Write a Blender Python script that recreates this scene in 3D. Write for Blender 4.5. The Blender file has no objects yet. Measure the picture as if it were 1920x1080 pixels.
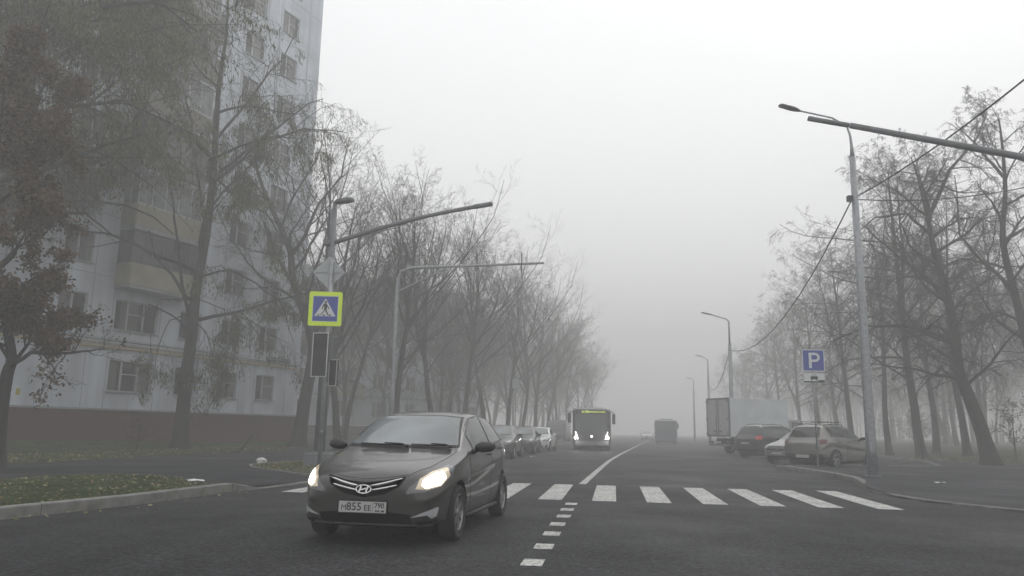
import bpy, bmesh, math, random
from mathutils import Vector, Matrix
from mathutils.bvhtree import BVHTree
from mathutils.geometry import delaunay_2d_cdt

# ------------------------------------------------------------------ camera, sky, sun, exposure
S = bpy.context.scene
COL = S.collection
F_PX = 1450.0; PITCH = math.atan(266/1450.0); ROLL = math.radians(1.0); CAM_H = 1.22
_R0 = Vector((1, 0, 0)); _U0 = Vector((0, -math.sin(PITCH), math.cos(PITCH))); _F = Vector((0, math.cos(PITCH), math.sin(PITCH)))
_R = _R0*math.cos(ROLL) + _U0*math.sin(ROLL); _U = _U0*math.cos(ROLL) - _R0*math.sin(ROLL)
cam_d = bpy.data.cameras.new('camera'); cam = bpy.data.objects.new('camera', cam_d); COL.objects.link(cam)
cam_d.sensor_width = 36; cam_d.lens = 36*F_PX/1920; cam_d.clip_end = 2000; cam_d.clip_start = 0.1
m = Matrix((_R, _U, -_F)).transposed().to_4x4(); m.translation = Vector((0, 0, CAM_H)); cam.matrix_world = m
S.camera = cam

def G(x, y, z=0.0):
    d = _R*((x-960)/F_PX) + _U*((540-y)/F_PX) + _F
    t = (z-CAM_H)/d.z
    return Vector((d.x*t, d.y*t, z))
def P(x, y, Y):
    d = _R*((x-960)/F_PX) + _U*((540-y)/F_PX) + _F
    t = Y/d.y
    return Vector((d.x*t, Y, CAM_H+d.z*t))

w = bpy.data.worlds.new("World"); S.world = w; w.use_nodes = True
nt = w.node_tree; nt.nodes.clear()
sky = nt.nodes.new('ShaderNodeTexSky'); sky.sky_type = 'NISHITA'; sky.sun_disc = False
SUN_EL, SUN_AZ = 50, 40
sky.sun_elevation = math.radians(SUN_EL); sky.sun_rotation = math.radians(SUN_AZ)
sky.air_density = 1.0; sky.dust_density = 6.0
hs = nt.nodes.new('ShaderNodeHueSaturation'); hs.inputs['Saturation'].default_value = 0.12
mx = nt.nodes.new('ShaderNodeMix'); mx.data_type = 'RGBA'; mx.inputs[0].default_value = 0.85
mx.inputs[7].default_value = (14.9, 15.0, 15.15, 1)       # flat overcast cloud deck
bg = nt.nodes.new('ShaderNodeBackground'); bg.inputs['Strength'].default_value = 0.10
out = nt.nodes.new('ShaderNodeOutputWorld')
nt.links.new(sky.outputs[0], hs.inputs['Color']); nt.links.new(hs.outputs[0], mx.inputs[6])
nt.links.new(mx.outputs[2], bg.inputs['Color']); nt.links.new(bg.outputs[0], out.inputs['Surface'])
sd = bpy.data.lights.new('sun', 'SUN'); sd.energy = 0.5; sd.angle = math.radians(30); sd.color = (1, .97, .93)
sun = bpy.data.objects.new('sun', sd); COL.objects.link(sun)
sun.rotation_euler = (math.radians(90-SUN_EL), 0, math.radians(180-SUN_AZ)); sun.location = (0, 0, 60)
S.view_settings.view_transform = 'Standard'; S.view_settings.look = 'None'
S.view_settings.exposure = 0.0; S.view_settings.gamma = 1.0
cy = S.cycles
cy.max_bounces = 6; cy.volume_bounces = 3; cy.diffuse_bounces = 2; cy.glossy_bounces = 2
cy.transparent_max_bounces = 4; cy.transmission_bounces = 2
cy.caustics_reflective = False; cy.caustics_refractive = False
cy.use_denoising = True; cy.sample_clamp_indirect = 3.0

# ------------------------------------------------------------------ helpers
def srgb(h):
    c = [int(h[i:i+2], 16)/255 for i in (0, 2, 4)]
    return tuple((v/12.92 if v < .04045 else ((v+.055)/1.055)**2.4) for v in c)
MATS = {}
def mat(name, col=(.5, .5, .5), rough=.6, metal=0.0, spec=.5, noise=None, bump=None, emit=None, coat=0.0, ior=None):
    """noise=(scale, amount, detail) varies the base colour; bump=(scale, strength, distance)"""
    if name in MATS: return MATS[name]
    m = bpy.data.materials.new(name); m.use_nodes = True; MATS[name] = m
    t = m.node_tree; b = t.nodes['Principled BSDF']
    b.inputs['Base Color'].default_value = (*col, 1); b.inputs['Roughness'].default_value = rough
    b.inputs['Metallic'].default_value = metal; b.inputs['Specular IOR Level'].default_value = spec
    if ior: b.inputs['IOR'].default_value = ior
    if coat: b.inputs['Coat Weight'].default_value = coat; b.inputs['Coat Roughness'].default_value = .06
    if emit: b.inputs['Emission Color'].default_value = (*emit[0], 1); b.inputs['Emission Strength'].default_value = emit[1]
    if noise or bump:
        tc = t.nodes.new('ShaderNodeTexCoord')
    if noise:
        n = t.nodes.new('ShaderNodeTexNoise'); n.inputs['Scale'].default_value = noise[0]; n.inputs['Detail'].default_value = noise[2] if len(noise) > 2 else 5
        r = t.nodes.new('ShaderNodeMapRange'); r.inputs[1].default_value = .3; r.inputs[2].default_value = .7
        r.inputs[3].default_value = 1-noise[1]; r.inputs[4].default_value = 1+noise[1]
        v = t.nodes.new('ShaderNodeVectorMath'); v.operation = 'SCALE'; v.inputs[0].default_value = col
        t.links.new(tc.outputs['Object'], n.inputs['Vector']); t.links.new(n.outputs['Fac'], r.inputs[0])
        t.links.new(r.outputs[0], v.inputs['Scale']); t.links.new(v.outputs[0], b.inputs['Base Color'])
    if bump:
        n2 = t.nodes.new('ShaderNodeTexNoise'); n2.inputs['Scale'].default_value = bump[0]; n2.inputs['Detail'].default_value = 4
        bp = t.nodes.new('ShaderNodeBump'); bp.inputs['Strength'].default_value = bump[1]; bp.inputs['Distance'].default_value = bump[2]
        t.links.new(tc.outputs['Object'], n2.inputs['Vector']); t.links.new(n2.outputs['Fac'], bp.inputs['Height']); t.links.new(bp.outputs[0], b.inputs['Normal'])
    return m

class MB:
    def __init__(s): s.v = []; s.f = []; s.mi = []
    def quad(s, a, b, c, d, mi=0):
        n = len(s.v); s.v += [tuple(a), tuple(b), tuple(c), tuple(d)]; s.f.append((n, n+1, n+2, n+3)); s.mi.append(mi)
    def poly(s, pts, mi=0):
        n = len(s.v); s.v += [tuple(p) for p in pts]; s.f.append(tuple(range(n, n+len(pts)))); s.mi.append(mi)
    def box(s, x0, x1, y0, y1, z0, z1, mi=0):
        n = len(s.v)
        s.v += [(x0,y0,z0),(x1,y0,z0),(x1,y1,z0),(x0,y1,z0),(x0,y0,z1),(x1,y0,z1),(x1,y1,z1),(x0,y1,z1)]
        s.f += [(n,n+3,n+2,n+1),(n+4,n+5,n+6,n+7),(n,n+1,n+5,n+4),(n+1,n+2,n+6,n+5),(n+2,n+3,n+7,n+6),(n+3,n,n+4,n+7)]; s.mi += [mi]*6
        return s
    def prism(s, pts, z0, z1, mi=0):
        """pts counter-clockwise in xy"""
        n = len(s.v); k = len(pts)
        s.v += [(p[0], p[1], z0) for p in pts] + [(p[0], p[1], z1) for p in pts]
        s.f.append(tuple(range(n+k-1, n-1, -1))); s.f.append(tuple(range(n+k, n+2*k)))
        s.f += [(n+i, n+(i+1) % k, n+k+(i+1) % k, n+k+i) for i in range(k)]; s.mi += [mi]*(k+2)
        return s
    def tube(s, pts, rads, sides=6, cap=True, mi=0):
        pts = [Vector(p) for p in pts]
        if not hasattr(rads, '__len__'): rads = [rads]*len(pts)
        base = len(s.v); k = len(pts); ref = None
        for i, p in enumerate(pts):
            t = (pts[min(i+1, k-1)] - pts[max(i-1, 0)])
            if t.length < 1e-9: t = Vector((0, 0, 1))
            t.normalize()
            if ref is None:
                ref = t.orthogonal().normalized()
            ref = (ref - t*ref.dot(t))
            if ref.length < 1e-6: ref = t.orthogonal()
            ref.normalize(); bi = t.cross(ref)
            for j in range(sides):
                a = 2*math.pi*j/sides; q = p + (ref*math.cos(a) + bi*math.sin(a))*rads[i]
                s.v.append((q.x, q.y, q.z))
        for i in range(k-1):
            for j in range(sides):
                a = base+i*sides+j; b = base+i*sides+(j+1) % sides
                s.f.append((a, b, b+sides, a+sides)); s.mi.append(mi)
        if cap:
            s.f.append(tuple(base+j for j in range(sides-1, -1, -1))); s.f.append(tuple(base+(k-1)*sides+j for j in range(sides))); s.mi += [mi, mi]
        return s
    def lathe(s, prof, axis='z', sides=24, c=(0, 0, 0), mi=0, close=False):
        """prof = (radius, height) pairs; revolved about an axis through c"""
        base = len(s.v); k = len(prof)
        for r, h in prof:
            for j in range(sides):
                a = 2*math.pi*j/sides; u, v = r*math.cos(a), r*math.sin(a)
                q = (u, v, h) if axis == 'z' else ((u, h, v) if axis == 'y' else (h, u, v))
                s.v.append((q[0]+c[0], q[1]+c[1], q[2]+c[2]))
        for i in range(k-1 if not close else k):
            i2 = (i+1) % k
            for j in range(sides):
                a = base+i*sides+j; b = base+i*sides+(j+1) % sides; c2 = base+i2*sides+(j+1) % sides; d = base+i2*sides+j
                s.f.append((a, b, c2, d)); s.mi.append(mi)
        return s
    def mesh(s, name, smooth=False, fix=True):
        me = bpy.data.meshes.new(name); me.from_pydata(s.v, [], s.f)
        if any(s.mi): me.polygons.foreach_set('material_index', s.mi)
        if smooth: me.polygons.foreach_set('use_smooth', [True]*len(me.polygons))
        if fix:
            bm = bmesh.new(); bm.from_mesh(me); bmesh.ops.recalc_face_normals(bm, faces=bm.faces); bm.to_mesh(me); bm.free()
        me.update(); return me
    def build(s, name, mats, parent=None, smooth=False, fix=True, bevel=0, auto=False):
        me = s.mesh(name, smooth, fix)
        return link(name, me, mats, parent, bevel, auto)
def link(name, me, mats, parent=None, bevel=0, auto=False):
    if not isinstance(mats, (list, tuple)): mats = [mats]
    if not me.materials:
        for m_ in mats: me.materials.append(m_)
    o = bpy.data.objects.new(name, me); COL.objects.link(o)
    if parent: o.parent = parent
    if bevel:
        md = o.modifiers.new('bevel', 'BEVEL'); md.width = bevel; md.segments = 2; md.limit_method = 'ANGLE'; md.angle_limit = math.radians(40)
    return o
def smooth_by_angle(o, deg=35):
    bm = bmesh.new(); bm.from_mesh(o.data); bm.normal_update()
    for f in bm.faces: f.smooth = True
    for e in bm.edges:
        if len(e.link_faces) == 2 and e.calc_face_angle(0) > math.radians(deg): e.smooth = False
    bm.to_mesh(o.data); bm.free()
def tag(o, label=None, cat=None, group=None, kind=None):
    if label: o['label'] = label
    if cat: o['category'] = cat
    if group: o['group'] = group
    if kind: o['kind'] = kind
    return o
def empty(name, loc, rz=0.0, label=None, cat=None, group=None):
    o = bpy.data.objects.new(name, None); COL.objects.link(o); o.location = loc; o.rotation_euler = (0, 0, rz)
    o.empty_display_size = .2
    return tag(o, label, cat, group)
def copy_tree(o, parent=None):
    c = o.copy(); COL.objects.link(c)
    if parent: c.parent = parent
    for ch in list(o.children): copy_tree(ch, c)
    return c
def text_mesh(s, size, extrude=.001, align='CENTER', bold=0.0, space=1.0):
    cu = bpy.data.curves.new('txt', 'FONT'); cu.body = s; cu.size = size; cu.extrude = extrude; cu.align_x = align; cu.align_y = 'CENTER'
    cu.offset = bold; cu.space_character = space; cu.resolution_u = 3
    o = bpy.data.objects.new('txt', cu); COL.objects.link(o)
    dg = bpy.context.evaluated_depsgraph_get(); dg.update()
    me = bpy.data.meshes.new_from_object(o.evaluated_get(dg)); bpy.data.objects.remove(o); bpy.data.curves.remove(cu)
    me.materials.clear()
    return me
def lerp_pts(pts, x):
    """piecewise linear, pts sorted by decreasing or increasing x"""
    if pts[0][0] > pts[-1][0]: pts = pts[::-1]
    if x <= pts[0][0]: return pts[0][1]
    for (a, b), (c, d) in zip(pts, pts[1:]):
        if x <= c: return b + (d-b)*(x-a)/(c-a)
    return pts[-1][1]

# ------------------------------------------------------------------ materials
def asphalt(name, base, coarse=1.0, light=.25):
    m = bpy.data.materials.new(name); m.use_nodes = True; MATS[name] = m
    t = m.node_tree; b = t.nodes['Principled BSDF']; N = t.nodes.new; L = t.links.new
    tc = N('ShaderNodeTexCoord')
    def nz(sc, det, rough=.5, dist=0):
        n = N('ShaderNodeTexNoise'); n.inputs['Scale'].default_value = sc; n.inputs['Detail'].default_value = det; n.inputs['Roughness'].default_value = rough
        n.inputs['Distortion'].default_value = dist; L(tc.outputs['Object'], n.inputs['Vector']); return n.outputs['Fac']
    def rng(s, a, b_, c, d):
        r = N('ShaderNodeMapRange'); L(s, r.inputs[0])
        for i, v in enumerate((a, b_, c, d)): r.inputs[i+1].default_value = v
        return r.outputs[0]
    def mul(a, b_):
        q = N('ShaderNodeMath'); q.operation = 'MULTIPLY'; L(a, q.inputs[0]); L(b_, q.inputs[1]); return q.outputs[0]
    vo = N('ShaderNodeTexVoronoi'); vo.inputs['Scale'].default_value = 38*coarse; L(tc.outputs['Object'], vo.inputs['Vector'])
    sep = N('ShaderNodeSeparateColor'); L(vo.outputs['Color'], sep.inputs[0])
    agg = mul(rng(sep.outputs[0], 0, 1, .15, 2.3), rng(nz(22, 3, .7), .35, .65, .45, 1.6))
    big = rng(nz(.12, 4, .6, .6), .3, .7, 1-light, 1+light)
    mid = rng(nz(1.6, 6, .65), .3, .7, .85, 1.15)
    tracks = N('ShaderNodeMapping'); tracks.inputs['Scale'].default_value = (1.6, .10, 1); tracks.inputs['Rotation'].default_value = (0, 0, math.radians(9)); L(tc.outputs['Object'], tracks.inputs[0])
    tn = N('ShaderNodeTexNoise'); tn.inputs['Scale'].default_value = .9; tn.inputs['Detail'].default_value = 5; L(tracks.outputs[0], tn.inputs['Vector'])
    tr = rng(tn.outputs['Fac'], .3, .7, .78, 1.24)
    dn = N('ShaderNodeTexNoise'); dn.inputs['Scale'].default_value = .8; dn.inputs['Detail'].default_value = 5; L(tc.outputs['Object'], dn.inputs['Vector'])
    dv = N('ShaderNodeVectorMath'); dv.operation = 'SCALE'; L(dn.outputs['Color'], dv.inputs[0]); dv.inputs['Scale'].default_value = 2.6
    da = N('ShaderNodeVectorMath'); L(tc.outputs['Object'], da.inputs[0]); L(dv.outputs[0], da.inputs[1])
    cv = N('ShaderNodeTexVoronoi'); cv.feature = 'DISTANCE_TO_EDGE'; cv.inputs['Scale'].default_value = .22; L(da.outputs[0], cv.inputs['Vector'])
    crk = rng(cv.outputs['Distance'], 0, .006, .45, 1.0); tr = mul(tr, crk)
    fac = mul(mul(agg, big), mul(mid, tr))
    v = N('ShaderNodeVectorMath'); v.operation = 'SCALE'; v.inputs[0].default_value = base; L(fac, v.inputs['Scale']); L(v.outputs[0], b.inputs['Base Color'])
    rr = rng(nz(.35, 5, .6), .3, .7, .55, .9); L(rr, b.inputs['Roughness'])
    bp = N('ShaderNodeBump'); bp.inputs['Strength'].default_value = .5; bp.inputs['Distance'].default_value = .004
    L(sep.outputs[1], bp.inputs['Height']); L(bp.outputs[0], b.inputs['Normal'])
    b.inputs['Specular IOR Level'].default_value = .18
    return m
M = {}
M['road'] = asphalt('road_asphalt', (.0185, .019, .0205), light=.18)
M['walk'] = asphalt('pavement_asphalt', (.018, .019, .0215), 1.3, .2)
M['bay'] = asphalt('bay_asphalt', (.06, .06, .062), 1.2, .3)
M['kerb'] = mat('kerb_concrete', (.17, .17, .165), .9, noise=(6, .28, 8), bump=(60, .4, .01))
M['kerb2'] = mat('kerb_concrete_pale', (.155, .155, .145), .9, noise=(5, .3, 8), bump=(60, .4, .01))
M['earth'] = mat('damp_earth', (.030, .026, .018), .95, noise=(2.5, .5, 8), bump=(20, .8, .03))
M['turf'] = mat('turf', (.034, .040, .018), .95, noise=(3.5, .5, 8), bump=(40, .9, .03))
M['blade'] = mat('grass_blade', (.050, .078, .020), .7, noise=(1.5, .45, 3))
M['paint'] = mat('chrome_bar', (.6, .6, .6), .25, 1.0)
M['white'] = mat('white_enamel', (.62, .63, .64), .4)
M['black'] = mat('black_plastic', (.012, .012, .013), .5)
M['rubber'] = mat('tyre_rubber', (.014, .014, .014), .85, noise=(20, .3, 3))
M['rim'] = mat('alloy_rim', (.30, .30, .31), .35, .8, noise=(8, .2, 3))
M['galv'] = mat('galvanized_steel', (.27, .285, .30), .45, .35, noise=(9, .22, 6))
M['greysteel'] = mat('grey_painted_steel', (.14, .145, .155), .5, noise=(5, .15, 5))
M['signback'] = mat('sign_back_aluminium', (.33, .35, .36), .4, .3, noise=(3, .12, 3))
M['lime'] = mat('fluorescent_lime', (.62, .80, .02), .45, emit=((.55, .85, .0), .06))
M['blue'] = mat('sign_blue', (.03, .055, .30), .4)
M['signwhite'] = mat('sign_white', (.60, .62, .62), .4)
M['concrete'] = mat('concrete_block', (.15, .16, .175), .85, noise=(7, .2, 6), bump=(30, .3, .01))
M['cable'] = mat('cable_black', (.02, .02, .022), .6)
M['paper'] = mat('litter_paper', (.6, .6, .58), .8)
def marking():
    m = mat('road_marking_paint', (.50, .50, .48), .7); t = m.node_tree; b = t.nodes['Principled BSDF']; N = t.nodes.new; L = t.links.new
    tc = N('ShaderNodeTexCoord'); n = N('ShaderNodeTexNoise'); n.inputs['Scale'].default_value = 14; n.inputs['Detail'].default_value = 9; n.inputs['Roughness'].default_value = .75
    L(tc.outputs['Object'], n.inputs['Vector'])
    r = N('ShaderNodeValToRGB'); r.color_ramp.elements[0].position = .40; r.color_ramp.elements[0].color = (.12, .12, .12, 1)
    r.color_ramp.elements[1].position = .53; r.color_ramp.elements[1].color = (.54, .545, .52, 1); L(n.outputs['Fac'], r.inputs[0])
    n2 = N('ShaderNodeTexNoise'); n2.inputs['Scale'].default_value = 1.7; n2.inputs['Detail'].default_value = 5; L(tc.outputs['Object'], n2.inputs['Vector'])
    q = N('ShaderNodeMapRange'); q.inputs[1].default_value = .3; q.inputs[2].default_value = .7; q.inputs[3].default_value = .72; q.inputs[4].default_value = 1.1; L(n2.outputs['Fac'], q.inputs[0])
    v = N('ShaderNodeVectorMath'); v.operation = 'SCALE'; L(r.outputs[0], v.inputs[0]); L(q.outputs[0], v.inputs['Scale']); L(v.outputs[0], b.inputs['Base Color'])
    return m
M['mark'] = marking()
def bark(name, col):
    return mat(name, col, .95, noise=(4, .35, 7), bump=(18, .8, .04))
M['bark'] = bark('bark_grey', (.032, .029, .026))
M['bark2'] = bark('bark_brown', (.024, .021, .019))
def leafmat(name, c1, c2):
    m = bpy.data.materials.new(name); m.use_nodes = True; t = m.node_tree; t.nodes.clear(); N = t.nodes.new; L = t.links.new
    geo = N('ShaderNodeNewGeometry'); ramp = N('ShaderNodeMix'); ramp.data_type = 'RGBA'
    ramp.inputs[6].default_value = (*c1, 1); ramp.inputs[7].default_value = (*c2, 1); L(geo.outputs['Random Per Island'], ramp.inputs[0])
    d = N('ShaderNodeBsdfDiffuse'); tr = N('ShaderNodeBsdfTranslucent'); mx_ = N('ShaderNodeMixShader'); mx_.inputs[0].default_value = .35
    L(ramp.outputs[2], d.inputs[0]); L(ramp.outputs[2], tr.inputs[0]); L(d.outputs[0], mx_.inputs[1]); L(tr.outputs[0], mx_.inputs[2])
    o = N('ShaderNodeOutputMaterial'); L(mx_.outputs[0], o.inputs[0]); MATS[name] = m
    return m
M['leafgreen'] = leafmat('willow_leaf', (.035, .043, .020), (.20, .205, .11))
M['leafbrown'] = leafmat('dry_brown_leaf', (.040, .028, .020), (.20, .15, .11))
M['leaffall'] = leafmat('fallen_leaf', (.10, .075, .035), (.42, .36, .22))

# ------------------------------------------------------------------ cars
def carpaint(name, col, flake=0.0, rough=.32):
    m = mat(name, col, rough, flake, .5, noise=(2.2, .10, 5), coat=.8)
    return m
M['glass'] = mat('sky_pale_car_glass', (.15, .17, .178), .08, 0, .8, ior=1.6, noise=(1.1, .5, 2))  # pale grey base stands in for sky reflected in the windscreens
M['sideglass'] = mat('side_car_glass', (.045, .05, .052), .08, 0, .8, ior=1.6)
M['darkglass'] = mat('tinted_car_glass', (.012, .013, .014), .07, 0, .7, ior=1.5)
M['rubberseal'] = mat('window_seal', (.008, .008, .008), .5)
M['lens'] = mat('headlight_lens', (.13, .13, .14), .12, .6, coat=.8, noise=(9, .35, 3))
M['lamp_halo'] = mat('warm_lamp_halo', (.5, .45, .36), .25, .4, emit=((1, .80, .55), .22))  # faint warm glow painted round the lit lamp as its halo
M['bezel'] = mat('fog_bezel_silver', (.42, .43, .44), .35, .3)
M['glow'] = mat('lit_headlight', (.9, .88, .8), .3, emit=((1, .90, .74), 8.0))
M['glowbus'] = mat('lit_bus_headlight', (.9, .9, .9), .3, emit=((1, .95, .86), 6.0))
M['tail'] = mat('tail_lamp_red', (.09, .008, .008), .2, coat=.5)
M['taillit'] = mat('lit_tail_lamp', (.5, .05, .03), .3, emit=((1, .12, .08), .03))
M['platewhite'] = mat('plate_white', (.42, .42, .41), .5)
M['ink'] = mat('plate_ink', (.012, .012, .012), .6)
M['underside'] = mat('underbody_black', (.005, .005, .005), .95, 0, .05)
M['darkplastic'] = mat('dark_bumper_plastic', (.018, .018, .018), .6, noise=(8, .2, 4))

def surf_patch(bvh, pts, d, off=.004, res=.05, rim=.0):
    d = Vector(d).normalized(); u = d.orthogonal().normalized(); v = d.cross(u)
    P3 = [Vector(p) for p in pts]; o = P3[0]
    pl = [Vector(((p-o).dot(u), (p-o).dot(v))) for p in P3]
    b = []
    for i, p in enumerate(pl):
        q = pl[(i+1) % len(pl)]; n = max(1, int((q-p).length/res))
        b += [p.lerp(q, k/n) for k in range(n)]
    vs = list(b); ed = [(i, (i+1) % len(b)) for i in range(len(b))]
    x0 = min(p.x for p in b); x1 = max(p.x for p in b); y0 = min(p.y for p in b); y1 = max(p.y for p in b)
    def inside(x, y):
        c = False
        for i in range(len(b)):
            p, q = b[i], b[i-1]
            if (p.y > y) != (q.y > y) and x < (q.x-p.x)*(y-p.y)/(q.y-p.y)+p.x: c = not c
        return c
    nx = int((x1-x0)/res)+1; ny = int((y1-y0)/res)+1
    for i in range(1, nx):
        for j in range(1, ny):
            x = x0+i*res; y = y0+j*res
            if inside(x, y) and min((Vector((x, y))-p).length for p in b) > res*.45: vs.append(Vector((x, y)))
    ov, oe, of, _, _, _ = delaunay_2d_cdt(vs, ed, [], 1, 1e-6)
    out = []; ok = []
    for p in ov:
        s = o + u*p.x + v*p.y - d*4
        hit, n, _, _ = bvh.ray_cast(s, d)
        if hit is None: out.append(None)
        else:
            if n.dot(d) > 0: n = -n
            out.append((hit + n*off, n))
    mb = MB(); idx = {}
    for i, q in enumerate(out):
        if q is not None: idx[i] = len(mb.v); mb.v.append(tuple(q[0]))
    for f in of:
        if all(i in idx for i in f):
            a, b_, c = [Vector(mb.v[idx[i]]) for i in f]
            if max((a-b_).length, (b_-c).length, (c-a).length) > res*4.5: continue
            t = tuple(idx[i] for i in f)
            if (b_-a).cross(c-a).dot(d) > 0: t = t[::-1]
            mb.f.append(t); mb.mi.append(0)
    return mb
def surf_line(bvh, pts, d, r=.004, n=14, off=0.0, mb=None):
    d = Vector(d).normalized(); mb = mb or MB(); res = []
    P3 = [Vector(p) for p in pts]
    for a, b in zip(P3, P3[1:]):
        for k in range(n+1):
            s = a.lerp(b, k/n) - d*4
            h, nn, _, _ = bvh.ray_cast(s, d)
            if h is not None:
                if nn.dot(d) > 0: nn = -nn
                q = h + nn*off
                if not res or (q-res[-1]).length > 1e-4: res.append(q)
    if len(res) > 1: mb.tube(res, r, 4)
    return mb
def mir(pts): return [(p[0], -p[1], p[2]) for p in pts]

def wheel(parent, x, y, r, w, rimr, out, spokes=5, rm=None):
    """out=+1 when the rim faces +y"""
    wh = empty('wheel', (x, y, r)); wh.parent = parent
    t = MB(); hw = w/2
    prof = [(rimr, -hw*.86), (r*.90, -hw), (r*.975, -hw*.86), (r, -hw*.55), (r, hw*.55), (r*.975, hw*.86), (r*.90, hw), (rimr, hw*.86), (rimr*.97, hw*.5), (rimr*.97, -hw*.5)]
    t.lathe(prof, 'y', 32, close=True); ty = t.build('tyre', M['rubber'], wh, smooth=True); smooth_by_angle(ty, 40)
    g = MB(); o = out
    g.lathe([(rimr*1.0, o*hw*.80), (rimr*.93, o*hw*.86), (rimr*.90, o*hw*.55), (rimr*.88, -o*hw*.5)], 'y', 32)
    for k in range(spokes):
        for s_ in (-1, 1):
            a = 2*math.pi*k/spokes + s_*.10 + .3; a2 = 2*math.pi*k/spokes + s_*.17 + .3
            c1 = (math.cos(a)*rimr*.16, math.sin(a)*rimr*.16); c2 = (math.cos(a2)*rimr*.94, math.sin(a2)*rimr*.94)
            n = Vector((-math.sin(a), 0, math.cos(a)))*rimr*.085
            A = Vector((c1[0], o*hw*.70, c1[1])); B = Vector((c2[0], o*hw*.74, c2[1]))
            dn = Vector((0, -o*.02, 0))
            g.quad(A-n, A+n, B+n*.9, B-n*.9); g.quad(A-n+dn, A-n, B-n*.9, B-n*.9+dn); g.quad(A+n, A+n+dn, B+n*.9+dn, B+n*.9)
    g.lathe([(0, o*hw*.80), (rimr*.13, o*hw*.79), (rimr*.2, o*hw*.70), (rimr*.2, o*hw*.4)], 'y', 16)
    g.build('rim', rm or M['rim'], wh, smooth=False)
    d = MB(); d.lathe([(0, o*hw*.25), (rimr*.86, o*hw*.25)], 'y', 20); d.build('brake_disc', M['underside'], wh)
    return wh

def half_section(sp, x):
    W = lerp_pts(sp['width'], x); B = lerp_pts(sp['belt'], x); T = lerp_pts(sp['top'], x); zb = lerp_pts(sp['bot'], x); wr = lerp_pts(sp['rail'], x)
    drop = lerp_pts(sp['drop'], x); cr = lerp_pts(sp['crease'], x)
    p = [(W*.86, zb), (W*.955, zb+.05), (W*.985, zb+(cr-zb)*.45), (W*.972, zb+(cr-zb)*.78), (W, cr), (W*.955, B), None, (wr, T-drop), (wr*.6, T-drop*.30), (0, T)]
    a, c = p[5], p[7]; p[6] = ((a[0]*.48+c[0]*.52)+.012, a[1]*.5+c[1]*.5)
    return p
def car_body_mesh(sp):
    xs = sp['stations']; mb = MB(); n = 10; rows = []
    for x in xs:
        p = half_section(sp, x); ring = []
        for (y, z) in p: ring.append(len(mb.v)); mb.v.append((x, y, z))
        for (y, z) in p[:-1][::-1]: ring.append(len(mb.v)); mb.v.append((x, -y, z))
        rows.append(ring)
    m_ = len(rows[0])
    for a, b in zip(rows, rows[1:]):
        for j in range(m_): 
            k = (j+1) % m_
            mb.f.append((a[j], a[k], b[k], b[j])); mb.mi.append(0)
    for ring, sgn, bulge in ((rows[0], 1, sp.get('nose', .04)), (rows[-1], -1, sp.get('tail', .03))):
        x = xs[0] if sgn == 1 else xs[-1]; cc = []
        for i in range(n-1):
            y, z = mb.v[ring[i]][1], mb.v[ring[i]][2]
            cc.append(len(mb.v)); mb.v.append((x + sgn*bulge*(1 if 0 < i < 8 else .3), 0, z))
        cc.append(ring[n-1])
        for i in range(n-1):
            L_ = m_-1-i if True else 0
            r1, r2 = ring[i], ring[i+1]; l1, l2 = ring[m_-1-i] , ring[m_-2-i]
            f1 = (r1, cc[i], cc[i+1], r2) if i < n-2 else (r1, cc[i], cc[i+1])
            f2 = (l1, l2, cc[i+1], cc[i]) if i < n-2 else (l1, cc[i+1], cc[i])
            if sgn < 0: f1, f2 = f1[::-1], f2[::-1]
            mb.f += [f1, f2]; mb.mi += [0, 0]
        # bottom edge closes through the centre vertex
        j0, j1 = ring[0], ring[m_-1]
        mb.f.append((j0, j1, cc[0]) if sgn > 0 else (j1, j0, cc[0])); mb.mi.append(0)
    me = mb.mesh('body')
    if sp.get('creases', True):
        at = me.attributes.new('crease_edge', 'FLOAT', 'EDGE'); N_ = len(xs)
        key = {}
        for e in me.edges: key[tuple(sorted(e.vertices))] = e.index
        for a, b in zip(rows, rows[1:]):
            for row, cv in ((4, .55), (5, .45), (7, .35)):
                for j in (row, m_-row):
                    k_ = tuple(sorted((a[j % m_], b[j % m_])))
                    if k_ in key: at.data[key[k_]].value = cv
    o = bpy.data.objects.new('tmp', me); COL.objects.link(o)
    s = o.modifiers.new('s', 'SUBSURF'); s.levels = sp.get('sub', 2)
    dg = bpy.context.evaluated_depsgraph_get(); dg.update(); me2 = bpy.data.meshes.new_from_object(o.evaluated_get(dg))
    bpy.data.objects.remove(o)
    return me2
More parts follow.
